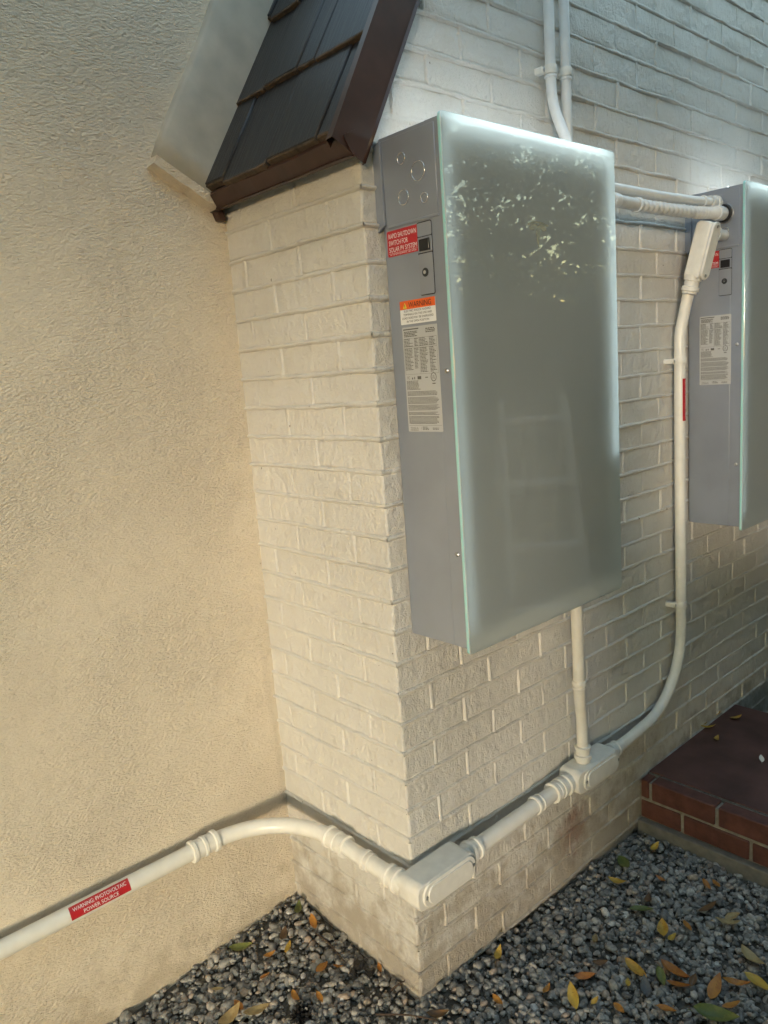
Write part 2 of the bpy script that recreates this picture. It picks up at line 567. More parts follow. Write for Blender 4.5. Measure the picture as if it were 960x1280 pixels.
def plate(name, outline, org, U, V, thick, mat, parent=None, bev=.0):
    """outline (u,v) extruded along N=UxV by thick, optional bevelled top"""
    U, V = Vector(U), Vector(V); N = U.cross(V)
    org = Vector(org)
    n = len(outline)
    layers = [(0, 0.0), (thick - bev, 0.0)]
    if bev:
        layers += [(thick - bev * .3, bev * .6), (thick, bev)]
    cx = sum(p[0] for p in outline) / n; cy = sum(p[1] for p in outline) / n
    vs, fs = [], []
    ext = max(max(abs(p[0] - cx), abs(p[1] - cy)) for p in outline)
    for z, ins in layers:
        for (a, b) in outline:
            q = Vector((a - cx, b - cy))
            if ins:
                q = q * (1 - ins / max(q.length, 1e-6))
            vs.append(U * (q[0] + cx) + V * (q[1] + cy) + N * z)
    for i in range(len(layers) - 1):
        for k in range(n):
            k2 = (k + 1) % n
            fs.append((i * n + k, i * n + k2, (i + 1) * n + k2, (i + 1) * n + k))
    fs.append(tuple(range(n - 1, -1, -1)))
    fs.append(tuple((len(layers) - 1) * n + k for k in range(n)))
    me = raw_mesh(name, vs, fs, bool(bev))
    if bev:
        try: me.set_sharp_from_angle(angle=R(50))
        except Exception: pass
        me.polygons[-1].use_smooth = False; me.polygons[-2].use_smooth = False
    return mesh_obj(name, me, mat, parent, org)


_tc = {}


def text2d(s, width=None, height=None):
    """triangulated lettering in the unit plane, scaled to a cap height / to a width, centred in u, base at v=0"""
    if s not in _tc:
        cu = bpy.data.curves.new('t', 'FONT'); cu.body = s; cu.resolution_u = 3
        ob = bpy.data.objects.new('t', cu); COL.objects.link(ob)
        bpy.context.view_layer.update()
        me = bpy.data.meshes.new_from_object(ob.evaluated_get(bpy.context.evaluated_depsgraph_get()))
        vs = np.array([v.co[:2] for v in me.vertices]); fs = [tuple(p.vertices) for p in me.polygons]
        bpy.data.objects.remove(ob); bpy.data.curves.remove(cu); bpy.data.meshes.remove(me)
        _tc[s] = (vs, fs)
    vs, fs = _tc[s]
    vs = vs.copy()
    vs[:, 0] -= (vs[:, 0].min() + vs[:, 0].max()) / 2
    vs[:, 1] -= max(vs[:, 1].min(), 0)
    sx = width / (vs[:, 0].max() - vs[:, 0].min()) if width else None
    sy = height / vs[:, 1].max() if height else None
    vs[:, 0] *= sx or sy; vs[:, 1] *= sy or sx
    return vs, fs


def lettering(items, org, U, V, mat, parent, lift=.0004, name='lettering', mapf=None):
    """items: (text, u centre, v base, width, height) or ('quad', u0, v0, u1, v1); one mesh"""
    U, V = Vector(U), Vector(V); N = U.cross(V)
    vs, fs = [], []
    for it in items:
        if it[0] == 'quad':
            _, a, b, c, d = it
            q = [(a, b), (c, b), (c, d), (a, d)]; ff = [(0, 1, 2, 3)]
        elif it[0] == 'poly':
            q = it[1]; ff = [tuple(range(len(q)))]
        else:
            t, uc, vb, w, h = it
            tv, ff = text2d(t, w, h)
            q = [(x + uc, y + vb) for x, y in tv]
        b0 = len(vs)
        for a, b in q:
            vs.append(mapf(a, b) if mapf else U * a + V * b + N * lift)
        fs += [tuple(b0 + i for i in f) for f in ff]
    me = raw_mesh(name, vs, fs)
    return mesh_obj(name, me, mat, parent, org)


def np_mesh(name, V, F, smooth=True):
    """V (n,3), F (m,k) numpy"""
    me = bpy.data.meshes.new(name)
    k = F.shape[1]
    me.vertices.add(len(V)); me.vertices.foreach_set('co', V.astype(np.float32).ravel())
    me.loops.add(F.size); me.loops.foreach_set('vertex_index', F.astype(np.int32).ravel())
    me.polygons.add(len(F)); me.polygons.foreach_set('loop_start', np.arange(0, F.size, k, dtype=np.int32))
    try:
        me.polygons.foreach_set('loop_total', np.full(len(F), k, dtype=np.int32))
    except Exception:
        pass
    me.polygons.foreach_set('use_smooth', np.full(len(F), smooth))
    me.update(calc_edges=True)
    me.validate()
    return me


def grid_sheet(name, x0, x1, z0, z1, step, depthf, mat, parent, plane='y', off=0.0):
    """displaced upright sheet facing -y (or -x): depthf(a, z) is metres proud of the plane"""
    na, nz = int((x1 - x0) / step) + 1, int((z1 - z0) / step) + 1
    A = np.linspace(x0, x1, na); Z = np.linspace(z0, z1, nz)
    V = np.zeros((na * nz, 3))
    i = 0
    for z in Z:
        for a in A:
            d = depthf(a, z)
            V[i] = (a, off - d, z) if plane == 'y' else (off - d, a, z)
            i += 1
    idx = np.arange(na * nz).reshape(nz, na)
    q = np.stack([idx[:-1, :-1], idx[:-1, 1:], idx[1:, 1:], idx[1:, :-1]], -1).reshape(-1, 4)
    if plane != 'y':
        q = q[:, ::-1]
    return mesh_obj(name, np_mesh(name, V, q), mat, parent)


def nz3(x, y, z, s):
    return noise.noise(Vector((x * s, y * s, z * s)))


def project(p):
    v = Vector(p) - CAM_POS
    d = v.dot(AZ)
    return 480 + 956.8 * v.dot(AX) / d, 640 + 956.8 * v.dot(AY) / d, d


# ------------------------------------------------------------------ ground
def ground_z(x, y):
    xx = min(max(x, -.9), 1.2); yy = min(max(y, 0), .55)
    z = -.035 * max(xx, 0) + .057 * yy + .075 * min(xx, 0) * (yy / .53)
    return z + .010 * nz3(x, y, 0, 3.1)


gv, gf = [], []
xs = [-800, -60, -12, -5] + [-3.2 + .16 * i for i in range(45)] + [5, 12, 60, 800]
ys = [-800, -60, -14, -7] + [-4.6 + .16 * i for i in range(37)] + [3, 12, 60, 800]
for y in ys:
    for x in xs:
        gv.append((x, y, ground_z(x, y) - .016))
nx = len(xs)
for j in range(len(ys) - 1):
    for i in range(nx - 1):
        gf.append((j * nx + i, j * nx + i + 1, (j + 1) * nx + i + 1, (j + 1) * nx + i))
g_o = mesh_obj('ground', raw_mesh('ground', gv, gf, True), 'soil')
tag(g_o, 'dark soil ground under the gravel', 'ground', kind='structure')


def ico(sub):
    bm = bmesh.new(); bmesh.ops.create_icosphere(bm, subdivisions=sub, radius=1)
    bm.verts.ensure_lookup_table()
    V = np.array([v.co[:] for v in bm.verts]); F = np.array([[v.index for v in f.verts] for f in bm.faces])
    bm.free()
    return V, F


def stone_variants(k, sub):
    V, F = ico(sub)
    out = []
    for i in range(k):
        o = Vector((i * 7.3, i * 1.7, 3.1 * i))
        W = V.copy()
        for a in range(len(W)):
            v = Vector(V[a])
            W[a] *= 1 + .30 * noise.noise(v * 1.1 + o) + .10 * noise.noise(v * 2.6 + o)
        # a few flat chips
        for c in range(3):
            nrm = RNG.normal(size=3); nrm /= np.linalg.norm(nrm)
            lim = RNG.uniform(.55, .8)
            dd = W @ nrm
            W -= np.outer(np.clip(dd - lim, 0, None) * .85, nrm)
        out.append(W)
    return out, F


def scatter_stones(name, n, region, size, inside, sub, parent=None, lift=0.0):
    vars_, F = stone_variants(14, sub)
    Vs, Fs = [], []
    nv = len(vars_[0]); cnt = 0; tries = 0
    while cnt < n and tries < n * 6:
        tries += 1
        x = RNG.uniform(region[0], region[1]); y = RNG.uniform(region[2], region[3])
        if not inside(x, y):
            continue
        s = size[0] + (size[1] - size[0]) * RNG.beta(1.5, 3.6)
        sc = np.array([s * RNG.uniform(.85, 1.35), s * RNG.uniform(.75, 1.1), s * RNG.uniform(.5, .85)])
        W = vars_[int(RNG.integers(14))] * sc
        # random rotation: tilt then spin
        t = RNG.normal(0, .45, 2)
        cx, sx_ = math.cos(t[0]), math.sin(t[0]); cy, sy_ = math.cos(t[1]), math.sin(t[1])
        a = RNG.uniform(0, 2 * math.pi); ca, sa = math.cos(a), math.sin(a)
        M = np.array([[ca, -sa, 0], [sa, ca, 0], [0, 0, 1]]) @ np.array([[1, 0, 0], [0, cx, -sx_], [0, sx_, cx]]) @ np.array([[cy, 0, sy_], [0, 1, 0], [-sy_, 0, cy]])
        W = W @ M.T
        z = ground_z(x, y) - .012 + lift + RNG.uniform(0, .011)
        Vs.append(W + np.array([x, y, z])); Fs.append(F + cnt * nv)
        cnt += 1
    return mesh_obj(name, np_mesh(name, np.concatenate(Vs), np.concatenate(Fs)), 'gravel_stone', parent)


def in_gravel(x, y):
    if x > 1.045 and y > -2.4: return False
    if x > -.004 and y > -.004: return False
    if y > .53: return False
    return True


near = lambda x, y: in_gravel(x, y) and x > -1.0 and y > -.95
far = lambda x, y: in_gravel(x, y) and not near(x, y)
gravel = scatter_stones('gravel', 14500, (-1.0, 1.05, -.95, .53), (.0044, .0185), near, 2)
tag(gravel, 'grey pebble gravel at the foot of the walls', 'gravel', kind='stuff')
grit = scatter_stones('gravel', 9000, (-1.0, 1.05, -.95, .53), (.0028, .0065), near, 1)
tag(grit, 'fine grit lying between the pebbles', 'gravel', kind='stuff')
g2 = scatter_stones('gravel', 4200, (-2.6, 2.0, -3.0, .53), (.012, .024), far, 1)
tag(g2, 'grey pebble gravel farther out in the yard', 'gravel', kind='stuff')

# ------------------------------------------------------------------ painted brick wall with its return
WALL_TOP = 3.2
CH, BL, J = .0752, .222, .0075          # course height, brick module, joint
Z0 = -.008                              # bottom joint height
wall = empty('brick_wall', (0, 0, 0), 'cream painted brick wall with projecting corner, carrying both battery units', 'wall')
RK0 = (-.047, 2.045)                    # foot of the tiled shoulder in x, z
RKD = (.478, .878)                      # its direction up the slope


def right_of_rake(x, z, m_=0.0):
    # signed distance to the right of / below the slope plane
    return (x - RK0[0]) * RKD[1] - (z - RK0[1]) * RKD[0] - m_


def brick_variant(L, H, seed):
    """front face at y=0, facing -y, rounded uneven arrises"""
    us = [-.5, -.489, -.47, -.28, -.08, .12, .3, .47, .489, .5]
    vs_ = [-.5, -.468, -.41, .05, .41, .468, .5]
    nu, nv = len(us), len(vs_)
    rnd = random.Random(seed)
    V, F = [], []
    dip = rnd.uniform(.0010, .0024)
    for j, b in enumerate(vs_):
        for i, a in enumerate(us):
            u = a * L; v = b * H
            e = 0
            if i in (0, nu - 1): e += dip * .85
            elif i in (1, nu - 2): e += dip * .25
            if j in (0, nv - 1): e += dip
            elif j in (1, nv - 2): e += dip * .28
            edge = i in (0, nu - 1) or j in (0, nv - 1)
            if edge:
                u += rnd.uniform(-.0020, .0020); v += rnd.uniform(-.0018, .0018)
            e += rnd.uniform(-.0010, .0010) if edge else rnd.uniform(-.0007, .0007)
            V.append((u, min(e, .0090), v))
    for j in range(nv - 1):
        for i in range(nu - 1):
            F.append((j * nu + i, j * nu + i + 1, (j + 1) * nu + i + 1, (j + 1) * nu + i))
    border = [i for i in range(nu)] + [j * nu + nu - 1 for j in range(1, nv)] + [(nv - 1) * nu + i for i in range(nu - 2, -1, -1)] + [j * nu for j in range(nv - 2, 0, -1)]
    b0 = len(V)
    for k in border:
        x, y, z = V[k]
        V.append((x, .045, z))
    nb = len(border)
    for k in range(nb):
        k2 = (k + 1) % nb
        F.append((border[k2], border[k], b0 + k, b0 + k2))
    return V, F


def corner_variant(lx, ly, seed):
    bm = bmesh.new()
    add_box(bm, (0, 0, -CH / 2 + J / 2), (lx, ly, CH / 2 - J / 2), .0055, 2)
    for v in bm.verts:
        o = Vector((seed * 3.1, 0, 0))
        v.co.x += .002 * noise.noise(v.co * 18 + o)
        v.co.y += .002 * noise.noise(v.co * 18 + o + Vector((9, 0, 0)))
        v.co.z += .0018 * noise.noise(v.co * 14 + o + Vector((0, 9, 0)))
    return bm_mesh('brick', bm, True, 60)


bricks = []          # (mesh, location, rotation z, visible size)
variants = {}


def variant(kind, L):
    key = (kind, round(L, 3), random.randrange(9))
    if key not in variants:
        V, F = brick_variant(L - J, CH - J, hash(key[1:]) % 9999)
        me = raw_mesh('brick', V, F, True)
        try: me.set_sharp_from_angle(angle=R(62))
        except Exception: pass
        me.materials.append(MATS['brick_paint'])
        variants[key] = me
    return variants[key]


corner_even = [corner_variant(.107 - J / 2, .229, i) for i in range(5)]
corner_odd = [corner_variant(.2155, .120 - J / 2, 9 + i) for i in range(5)]
for me in corner_even + corner_odd:
    me.materials.append(MATS['brick_paint'])


def vis_size(c, normal, L):
    px, py, d = project(c)
    if d < .2 or not (-60 < px < 1020 and -50 < py < 1330):
        return 0
    f = abs((Vector(c) - CAM_POS).normalized().dot(Vector(normal)))
    # hidden behind the battery units
    w = 1.0
    if normal[1] != 0:
        if 560 < px < 755 and 190 < py < 740: w = .05
        if px > 880 and 240 < py < 640: w = .05
    return w * f * L / d ** 2


X_END = 3.3
heads_b, heads_a = [], []      # head joints: (position along the face, course centre)
for j in range(0, int(WALL_TOP / CH)):
    zc = Z0 + (j + .5) * CH
    even = j % 2 == 0
    # long face (y = 0)
    x = .107 if even else .221
    while x < X_END:
        L = BL + random.uniform(-.004, .004)
        if right_of_rake(x, zc) > .05: heads_b.append((x, zc))
        c = (x + L / 2, random.uniform(-.0012, .0012), zc + random.uniform(-.0012, .0012))
        s = right_of_rake(c[0], zc)
        if s > L / 2 + .02:
            bricks.append((variant('b', L), c, 0, vis_size(c, (0, 1, 0), L)))
        elif s > -L / 2 - .03:
            V, F = brick_variant(L - J, CH - J, j)
            bm = bmesh.new(); mm = raw_mesh('brick', V, F, True); bm.from_mesh(mm)
            pl = Vector((RK0[0] - c[0] + .0148, 0, RK0[1] - c[2]))
            bmesh.ops.bisect_plane(bm, geom=bm.verts[:] + bm.edges[:] + bm.faces[:], plane_co=pl, plane_no=(-RKD[1], 0, RKD[0]), clear_outer=True)
            if len(bm.faces) > 3:
                mm2 = bm_mesh('brick', bm, True, 60); mm2.materials.append(MATS['brick_paint'])
                bricks.append((mm2, c, 0, vis_size(c, (0, 1, 0), L)))
            else:
                bm.free()
        x += L
    # return face (x = 0) and corner bricks, up to the shoulder
    if zc < 2.0:
        me = random.choice(corner_even if even else corner_odd)
        bricks.append((me, (random.uniform(-.001, .001), random.uniform(-.001, .001), zc), 0, 9))
        y = .237 if even else .120
        while y < .53:
            L = min(BL + .006 + random.uniform(-.004, .004), .56 - y)
            heads_a.append((y, zc))
            if L > .03:
                c = (random.uniform(-.0012, .0012), y + L / 2, zc + random.uniform(-.001, .001))
                bricks.append((variant('a', L), c, -90, 9 + L))
            y += L
bricks.sort(key=lambda b: -b[3])
for me, c, rz, s in bricks[:300]:
    o = mesh_obj('brick', me, None, wall, c)
    o.rotation_euler = (0, 0, R(rz))
# the bricks past the limit: one joined part
Vs, Fs = [], []
n0 = 0
bmj = bmesh.new()
for me, c, rz, s in bricks[300:]:
    t = Matrix.Translation(c) @ Matrix.Rotation(R(rz), 4, 'Z')
    k = len(bmj.verts)
    bmj.from_mesh(me)
    bmj.verts.ensure_lookup_table()
    for v in bmj.verts[k:]:
        v.co = t @ v.co
me = bm_mesh('brick_field', bmj, True, 62)
bo = mesh_obj('brick_field', me, 'brick_paint', wall)
bo['kind'] = 'stuff'


def mortar_depth(a, z):
    k = (z - Z0) / CH
    return -.0030 + .0012 * nz3(a, 0, z, 6) + .0010 * nz3(a, 3, z, 31)


mo = grid_sheet('mortar', .0035, X_END, -.15, WALL_TOP, .012, mortar_depth, 'brick_paint', wall, 'y')
# trim the sheet along the tiled shoulder
bm = bmesh.new(); bm.from_mesh(mo.data)
bmesh.ops.bisect_plane(bm, geom=bm.verts[:] + bm.edges[:] + bm.faces[:], plane_co=(RK0[0] + .016, 0, RK0[1]), plane_no=(-RKD[1], 0, RKD[0]), clear_outer=True)
bm.to_mesh(mo.data); bm.free()
grid_sheet('mortar', .0035, .55, -.15, 2.0, .012, mortar_depth, 'brick_paint', wall, 'x')
# the joints stand proud: ropes of squeezed-out mortar buried under the paint, uneven and broken in places


def bead_mesh(name, beds, heads, a0f, a1, plane):
    prof = [(-1.0, -.0035), (-.72, .35), (-.25, .92), (.25, 1.0), (.72, .45), (1.0, -.0035)]
    V, F = [], []

    def rope(path, across, seed, amp):
        n0_ = len(V)
        for i, (a, z) in enumerate(path):
            q = Vector((a * 14, z * 14, seed))
            big = noise.noise(Vector((a * 3.1, z * 2.3, seed + 4)))
            hgt = amp * max(.12, .72 + .55 * big + .45 * noise.noise(q) + .35 * noise.noise(q * 2.7))
            wid = .0068 * (1 + .35 * noise.noise(q * .8 + Vector((3, 0, 0))) + .2 * noise.noise(q * 2.2))
            off = .0034 * noise.noise(q * .4 + Vector((0, 7, 0))) + .0018 * noise.noise(q * 2.1)
            for k, (t, h) in enumerate(prof):
                d = (hgt * h if h > 0 else -.003) + .0005 * noise.noise(Vector((a * 120, z * 120, k)))
                aa, zz = (a, z + off + t * wid) if across == 'z' else (a + off + t * wid, z)
                V.append((aa, -d, zz) if plane == 'y' else (-d, aa, zz))
        m_ = len(prof)
        for i in range(len(path) - 1):
            for k in range(m_ - 1):
                b_ = n0_ + i * m_ + k
                f = (b_, b_ + m_, b_ + m_ + 1, b_ + 1)
                F.append(f if (plane == 'y') == (across == 'z') else f[::-1])

    for j_, z in beds:
        a0 = a0f(z)
        nseg = int((a1 - a0) / .011)
        if nseg > 2:
            rope([(a0 + (a1 - a0) * i / nseg, z) for i in range(nseg + 1)], 'z', j_ * 3.7, .0066 if plane == 'y' else .0068)
    for i, (a, zc_) in enumerate(heads):
        w_ = random.uniform(-.0015, .0015)
        rope([(a + w_ * (q / 6), zc_ - CH / 2 + CH * q / 6) for q in range(7)], 'a', 50 + i * 1.3, random.choice((.0022, .0036, .0050, .0050)) if plane == 'y' else random.choice((.0014, .0024, .0034)))
    return np_mesh(name, np.array(V), np.array(F))


beds = [(j, Z0 + j * CH) for j in range(0, int(WALL_TOP / CH))]
mesh_obj('mortar_beads', bead_mesh('mortar_beads', beds, heads_b, lambda z: -.0042 if z < 1.99 else RK0[0] + (z - RK0[1]) * RKD[0] / RKD[1] + .055, X_END, 'y'), 'brick_paint', wall)
mesh_obj('mortar_beads', bead_mesh('mortar_beads', [b for b in beds if b[1] < 1.99], heads_a, lambda z: -.0042, .54, 'x'), 'brick_paint', wall)
# solid core behind the facing so that no light leaks through
bm = bmesh.new()
zt = WALL_TOP
prof = [(.018, -.2), (X_END, -.2), (X_END, zt), (RK0[0] + .03 + (zt - RK0[1]) * RKD[0] / RKD[1], zt), (.018, 2.0)]
fr = [bm.verts.new((x, .014, z)) for x, z in prof]; bk = [bm.verts.new((x, .60, z)) for x, z in prof]
bm.faces.new(fr); bm.faces.new(bk[::-1])
for k in range(len(prof)):
    k2 = (k + 1) % len(prof)
    bm.faces.new((fr[k2], fr[k], bk[k], bk[k2]))
mesh_obj('core', bm_mesh('core', bm), 'brick_paint', wall)

# ------------------------------------------------------------------ stucco wall
SY = .535


def stucco_depth(a, z):
    return .0045 * nz3(a, 1, z, 1.6) + .0022 * nz3(a, 4, z, 7) + .0010 * nz3(a, 8, z, 22)


st = empty('stucco_wall', (-1.4, SY, 0), 'rough tan stucco wall left of the brick corner', 'wall')
grid_sheet('render_coat', -3.4, .03, -.15, 3.2, .014, stucco_depth, 'stucco', st, 'y', SY)
box('core', (-3.4, SY + .02, -.2), (-.0, SY + .2, 3.2), 'plaster', st)

# smooth plaster kerb against the tiled shoulder
kb = empty('plaster_kerb', (-.1, SY, 2.03), 'smooth plaster kerb between the stucco wall and the sloping tiles', 'kerb')


def slope_pt(u, off, y):
    """point u metres up the slope, off metres proud of the tile plane"""
    return Vector((RK0[0] + RKD[0] * u - RKD[1] * off, y, RK0[1] + RKD[1] * u + RKD[0] * off))


bm = bmesh.new()
secs = []
for i in range(24):
    u = -.01 + i * .055
    w = .004 * noise.noise(Vector((u * 5, 0, 0)))
    secs.append([bm.verts.new(slope_pt(u, o_ + w, y_)) for o_, y_ in ((-.05, SY + .01), (-.05, SY - .022), (.0, SY - .023), (.05, SY - .024), (.10, SY - .024), (.146, SY - .022), (.155, SY - .014), (.157, SY + .02))])
for a, b in zip(secs[:-1], secs[1:]):
    for k in range(7):
        bm.faces.new((a[k], a[k + 1], b[k + 1], b[k]))
bm.faces.new(secs[0][::-1]); bm.faces.new(secs[-1])
mesh_obj('band', bm_mesh('band', bm, True), 'plaster', kb)
bm = bmesh.new()
prev = None
for i in range(10):
    o_ = -.03 + i * .0205
    t = .010 * noise.noise(Vector((o_ * 30, 2, 0)))
    cur = [bm.verts.new(slope_pt(-.014 + d_ + t * .3, o_, y_)) for d_, y_ in ((0, SY + .01), (0, SY - .034 + t * .4), (-.020, SY - .030), (-.030 + t * .5, SY + .01))]
    if prev:
        for k in range(4):
            k2 = (k + 1) % 4
            bm.faces.new((prev[k], prev[k2], cur[k2], cur[k]))
    else:
        bm.faces.new(cur[::-1])
    prev = cur
bm.faces.new(prev)
mesh_obj('lip', bm_mesh('lip', bm, True, 60), 'stucco', kb)

# ------------------------------------------------------------------ tiled shoulder
roof = empty('tiled_shoulder', (.0, .26, 2.0), 'steep dark tiled shoulder with brown metal edging on top of the brick corner', 'roof')


def slope_box(name, u0, u1, y0, y1, o0, o1, mat, parent, tilt=0.0, bev=.002, wob=0.0):
    """box on the slope: u up the slope, y across, o proud"""
    c = slope_pt(u0, o0, (y0 + y1) / 2)
    Uv = Vector((RKD[0], 0, RKD[1])); Yv = Vector((0, 1, 0)); Nv = Vector((-RKD[1], 0, RKD[0]))
    bm = bmesh.new()
    add_box(bm, (0, -(y1 - y0) / 2, 0), (u1 - u0, (y1 - y0) / 2, o1 - o0), bev, 1)
    if wob:
        bmesh.ops.subdivide_edges(bm, edges=[e for e in bm.edges if abs((e.verts[0].co - e.verts[1].co).y) > .02], cuts=7)
    for v in bm.verts:
        u, y, o_ = v.co
        if wob:
            u += wob * noise.noise(Vector((y * 40 + c.y * 9, o_ * 50, u0 * 7)))
            o_ += wob * .5 * noise.noise(Vector((y * 30, 5 + u * 10, c.y * 7)))
        o_ -= tilt * u
        v.co = Uv * u + Yv * y + Nv * o_
    return mesh_obj(name, bm_mesh(name, bm, True, 30), mat, parent, c)


slope_box('deck', -.0, 1.3, -.008, .57, -.045, -.012, 'dark_gap', roof, bev=0)
cuts = [[-.004, .058, .243, .428, .60], [-.004, .185, .252, .392, .60], [-.004, .217, .372, .498, .60], [-.004, .13, .31, .47, .60], [-.004, .2, .39, .60]]
for k, cs in enumerate(cuts):
    for y0, y1 in zip(cs[:-1], cs[1:]):
        u0 = -.006 + k * .247 + random.uniform(-.007, .010)
        t = slope_box('tile', u0, u0 + .30, y0 + .0022, y1 - .0022, -.006, .016 + random.uniform(-.002, .004), 'shingle', roof, tilt=.045)
        slope_box('butt_edge', u0 - .0045, u0 + .004, y0 + .003, y1 - .003, -.004, .0155, 'dirt_edge', t, wob=.003)
# brown metal edging: eaves strip and rake strip, folded sheet
bm = bmesh.new()


def strip(bm, quads_pts):
    a = [[bm.verts.new(p) for p in row] for row in quads_pts]
    for r0, r1 in zip(a[:-1], a[1:]):
        for k in range(len(r0) - 1):
            bm.faces.new((r0[k], r0[k + 1], r1[k + 1], r1[k]))


rows = []
for i in range(25):
    y = -.026 + i * (.60 / 24)
    w = .004 * noise.noise(Vector((y * 9, 0, 0)))
    rows.append([Vector((-.024, y, 2.048)), Vector((-.054 + w * .4, y, 2.037 + w)), Vector((-.057 + w * .4, y, 2.030 + w)), Vector((-.037 + w, y, 2.000 + w)), Vector((-.044 + w, y, 1.996 + w)), Vector((-.034, y, 1.994)), Vector((-.028, y, 2.004))])
strip(bm, rows)
ev = mesh_obj('eaves_strip', bm_mesh('eaves_strip', bm, True, 30), 'brown_metal', roof)
sol = ev.modifiers.new('thick', 'SOLIDIFY'); sol.thickness = .0015
bm = bmesh.new()
rows = []
for i in range(14):
    u = -.034 + i * .1
    rows.append([slope_pt(u, .002, .012), slope_pt(u, .024, .0), slope_pt(u, .026, -.022), slope_pt(u, -.058, -.024), slope_pt(u, -.064, -.028), slope_pt(u, -.066, -.016)])
strip(bm, rows)
rk = mesh_obj('rake_strip', bm_mesh('rake_strip', bm, True, 30), 'brown_metal', roof)
sol = rk.modifiers.new('thick', 'SOLIDIFY'); sol.thickness = .0015
# folded corner tail hanging at the stucco side
bm = bmesh.new()
add_box(bm, (-.048, .512, 1.972), (-.026, .545, 2.03), .006, 2)
for v in bm.verts:
    if v.co.z < 1.98: v.co.x += .016
mesh_obj('drip_tail', bm_mesh('drip_tail', bm, True, 40), 'brown_metal', roof)

# ------------------------------------------------------------------ battery units
UX, VZ = (0, -1, 0), (0, 0, 1)          # side-face axes as read: right is -y, up is z


def on_side(x, y, z):
    return Vector((x, y, z))


def data_label(x, dy, dz, parent, mat='silver_label'):
    w, h = .103, .221
    c = Vector((x - .0003, -.0995 + dy, 1.5445 + dz))
    lb = plate('data_label', stadium(w, h, .002, 2), c, UX, VZ, .0005, mat, parent)
    it = []
    rnd = random.Random(3)

    def text_lines(u0, u1, v0, v1, pitch=.0027, fill=.5, ragged=.25):
        v = v1
        while v > v0:
            u = u0
            end = u1 - (u1 - u0) * rnd.random() * ragged
            while u < end:
                l_ = rnd.uniform(.0025, .0075)
                it.append(('quad', u, v - pitch * fill, min(u + l_, end), v))
                u += l_ + .0009
            v -= pitch
    U0, U1 = -w / 2 + .003, w / 2 - .003
    it.append(('quad', U0, .1045, U0 + .046, .1068))
    text_lines(U0 + .002, -.004, .090, .1015, .0031, .62)
    text_lines(.018, .046, .096, .1045, .0034, .6)
    # rating tables with rules
    for v in (.087, .070, .067, .012):
        it.append(('quad', U0, v - .0004, U1, v))
    for u in (U0, -.004, U1 - .0004):
        it.append(('quad', u, .0116, u + .0004, .087))
    text_lines(U0 + .001, -.02, .071, .086, .0029, .5, .4)
    text_lines(-.017, -.006, .071, .086, .0029, .5, .4)
    text_lines(-.002, .024, .071, .086, .0029, .5, .4)
    text_lines(.027, U1 - .002, .071, .086, .0029, .5, .4)
    text_lines(U0 + .001, -.022, .020, .066, .0029, .5, .4)
    text_lines(-.019, -.006, .024, .066, .0029, .5, .5)
    text_lines(-.002, .022, .014, .066, .0029, .5, .4)
    text_lines(.026, U1 - .002, .014, .066, .0029, .5, .6)
    # marks row
    it.append(('FC', -.041, .0015, .007, .0062))
    it.append(('quad', -.014, .0005, -.003, .0072)); it.append(('quad', -.031, .001, -.0275, .005)); it.append(('quad', -.024, .001, -.0215, .006))
    it.append(('quad', .009, .003, .017, .0048))
    a = [(.0335 + .0085 * math.cos(R(k * 30)), .004 + .0095 * math.sin(R(k * 30))) for k in range(12)]
    b = [(.0335 + .0068 * math.cos(R(k * 30)), .004 + .0078 * math.sin(R(k * 30))) for k in range(12)]
    for k in range(12):
        it.append(('poly', [a[k], a[(k + 1) % 12], b[(k + 1) % 12], b[k]]))
    it.append(('UL', .0335, .0005, .0085, .0075)); it.append(('quad', .029, -.0105, .038, -.0085))
    # small print paragraphs
    text_lines(U0 + .001, -.006, -.022, -.002, .0025, .5, .2)
    for p0, p1 in ((-.034, -.0245), (-.051, -.037), (-.066, -.0535), (-.075, -.0685), (-.0945, -.0775)):
        text_lines(U0 + .001, U1 - .001, p0, p1, .0025, .5, .15)
    it.append(('quad', U0, -.0975, U1, -.0971))
    it.append(('TESLA', -.033, -.1045, .024, .0032))
    it.append(('quad', -.012, -.107, -.0116, -.100))
    text_lines(-.008, .012, -.107, -.100, .0026, .5, .3); text_lines(.022, U1 - .002, -.107, -.102, .0026, .5, .3)
    text_lines(-.045, -.02, -.1085, -.1065, .0026, .5, .1)
    lettering(it, c + Vector((-.0006, 0, 0)), UX, VZ, 'grey_ink', lb, .0002, 'print')
    return lb


def red_label(x, dy, dz, parent):
    w, h = .092, .052
    c = Vector((x - .0003, -.067 + dy, 1.829 + dz))
    lb = plate('shutdown_label', stadium(w, h, .003, 3), c, UX, VZ, .0006, 'red_vinyl', parent)
    lb['label'] = 'red sticker with white rapid shutdown lettering'
    lettering([('RAPID SHUTDOWN', .0, .0105, .082, .0095), ('SWITCH FOR', -.0125, -.0035, .057, .0095), ('SOLAR PV SYSTEM', .0, -.0170, .082, .0095),
               ('quad', -.042, -.0196, .042, -.0191), ('PV SYSTEM EQUIPMENT, NEC 690.56', 0, -.0236, .078, .0028)],
              c + Vector((-.0007, 0, 0)), UX, VZ, 'white_ink', lb, .0002)
    return lb


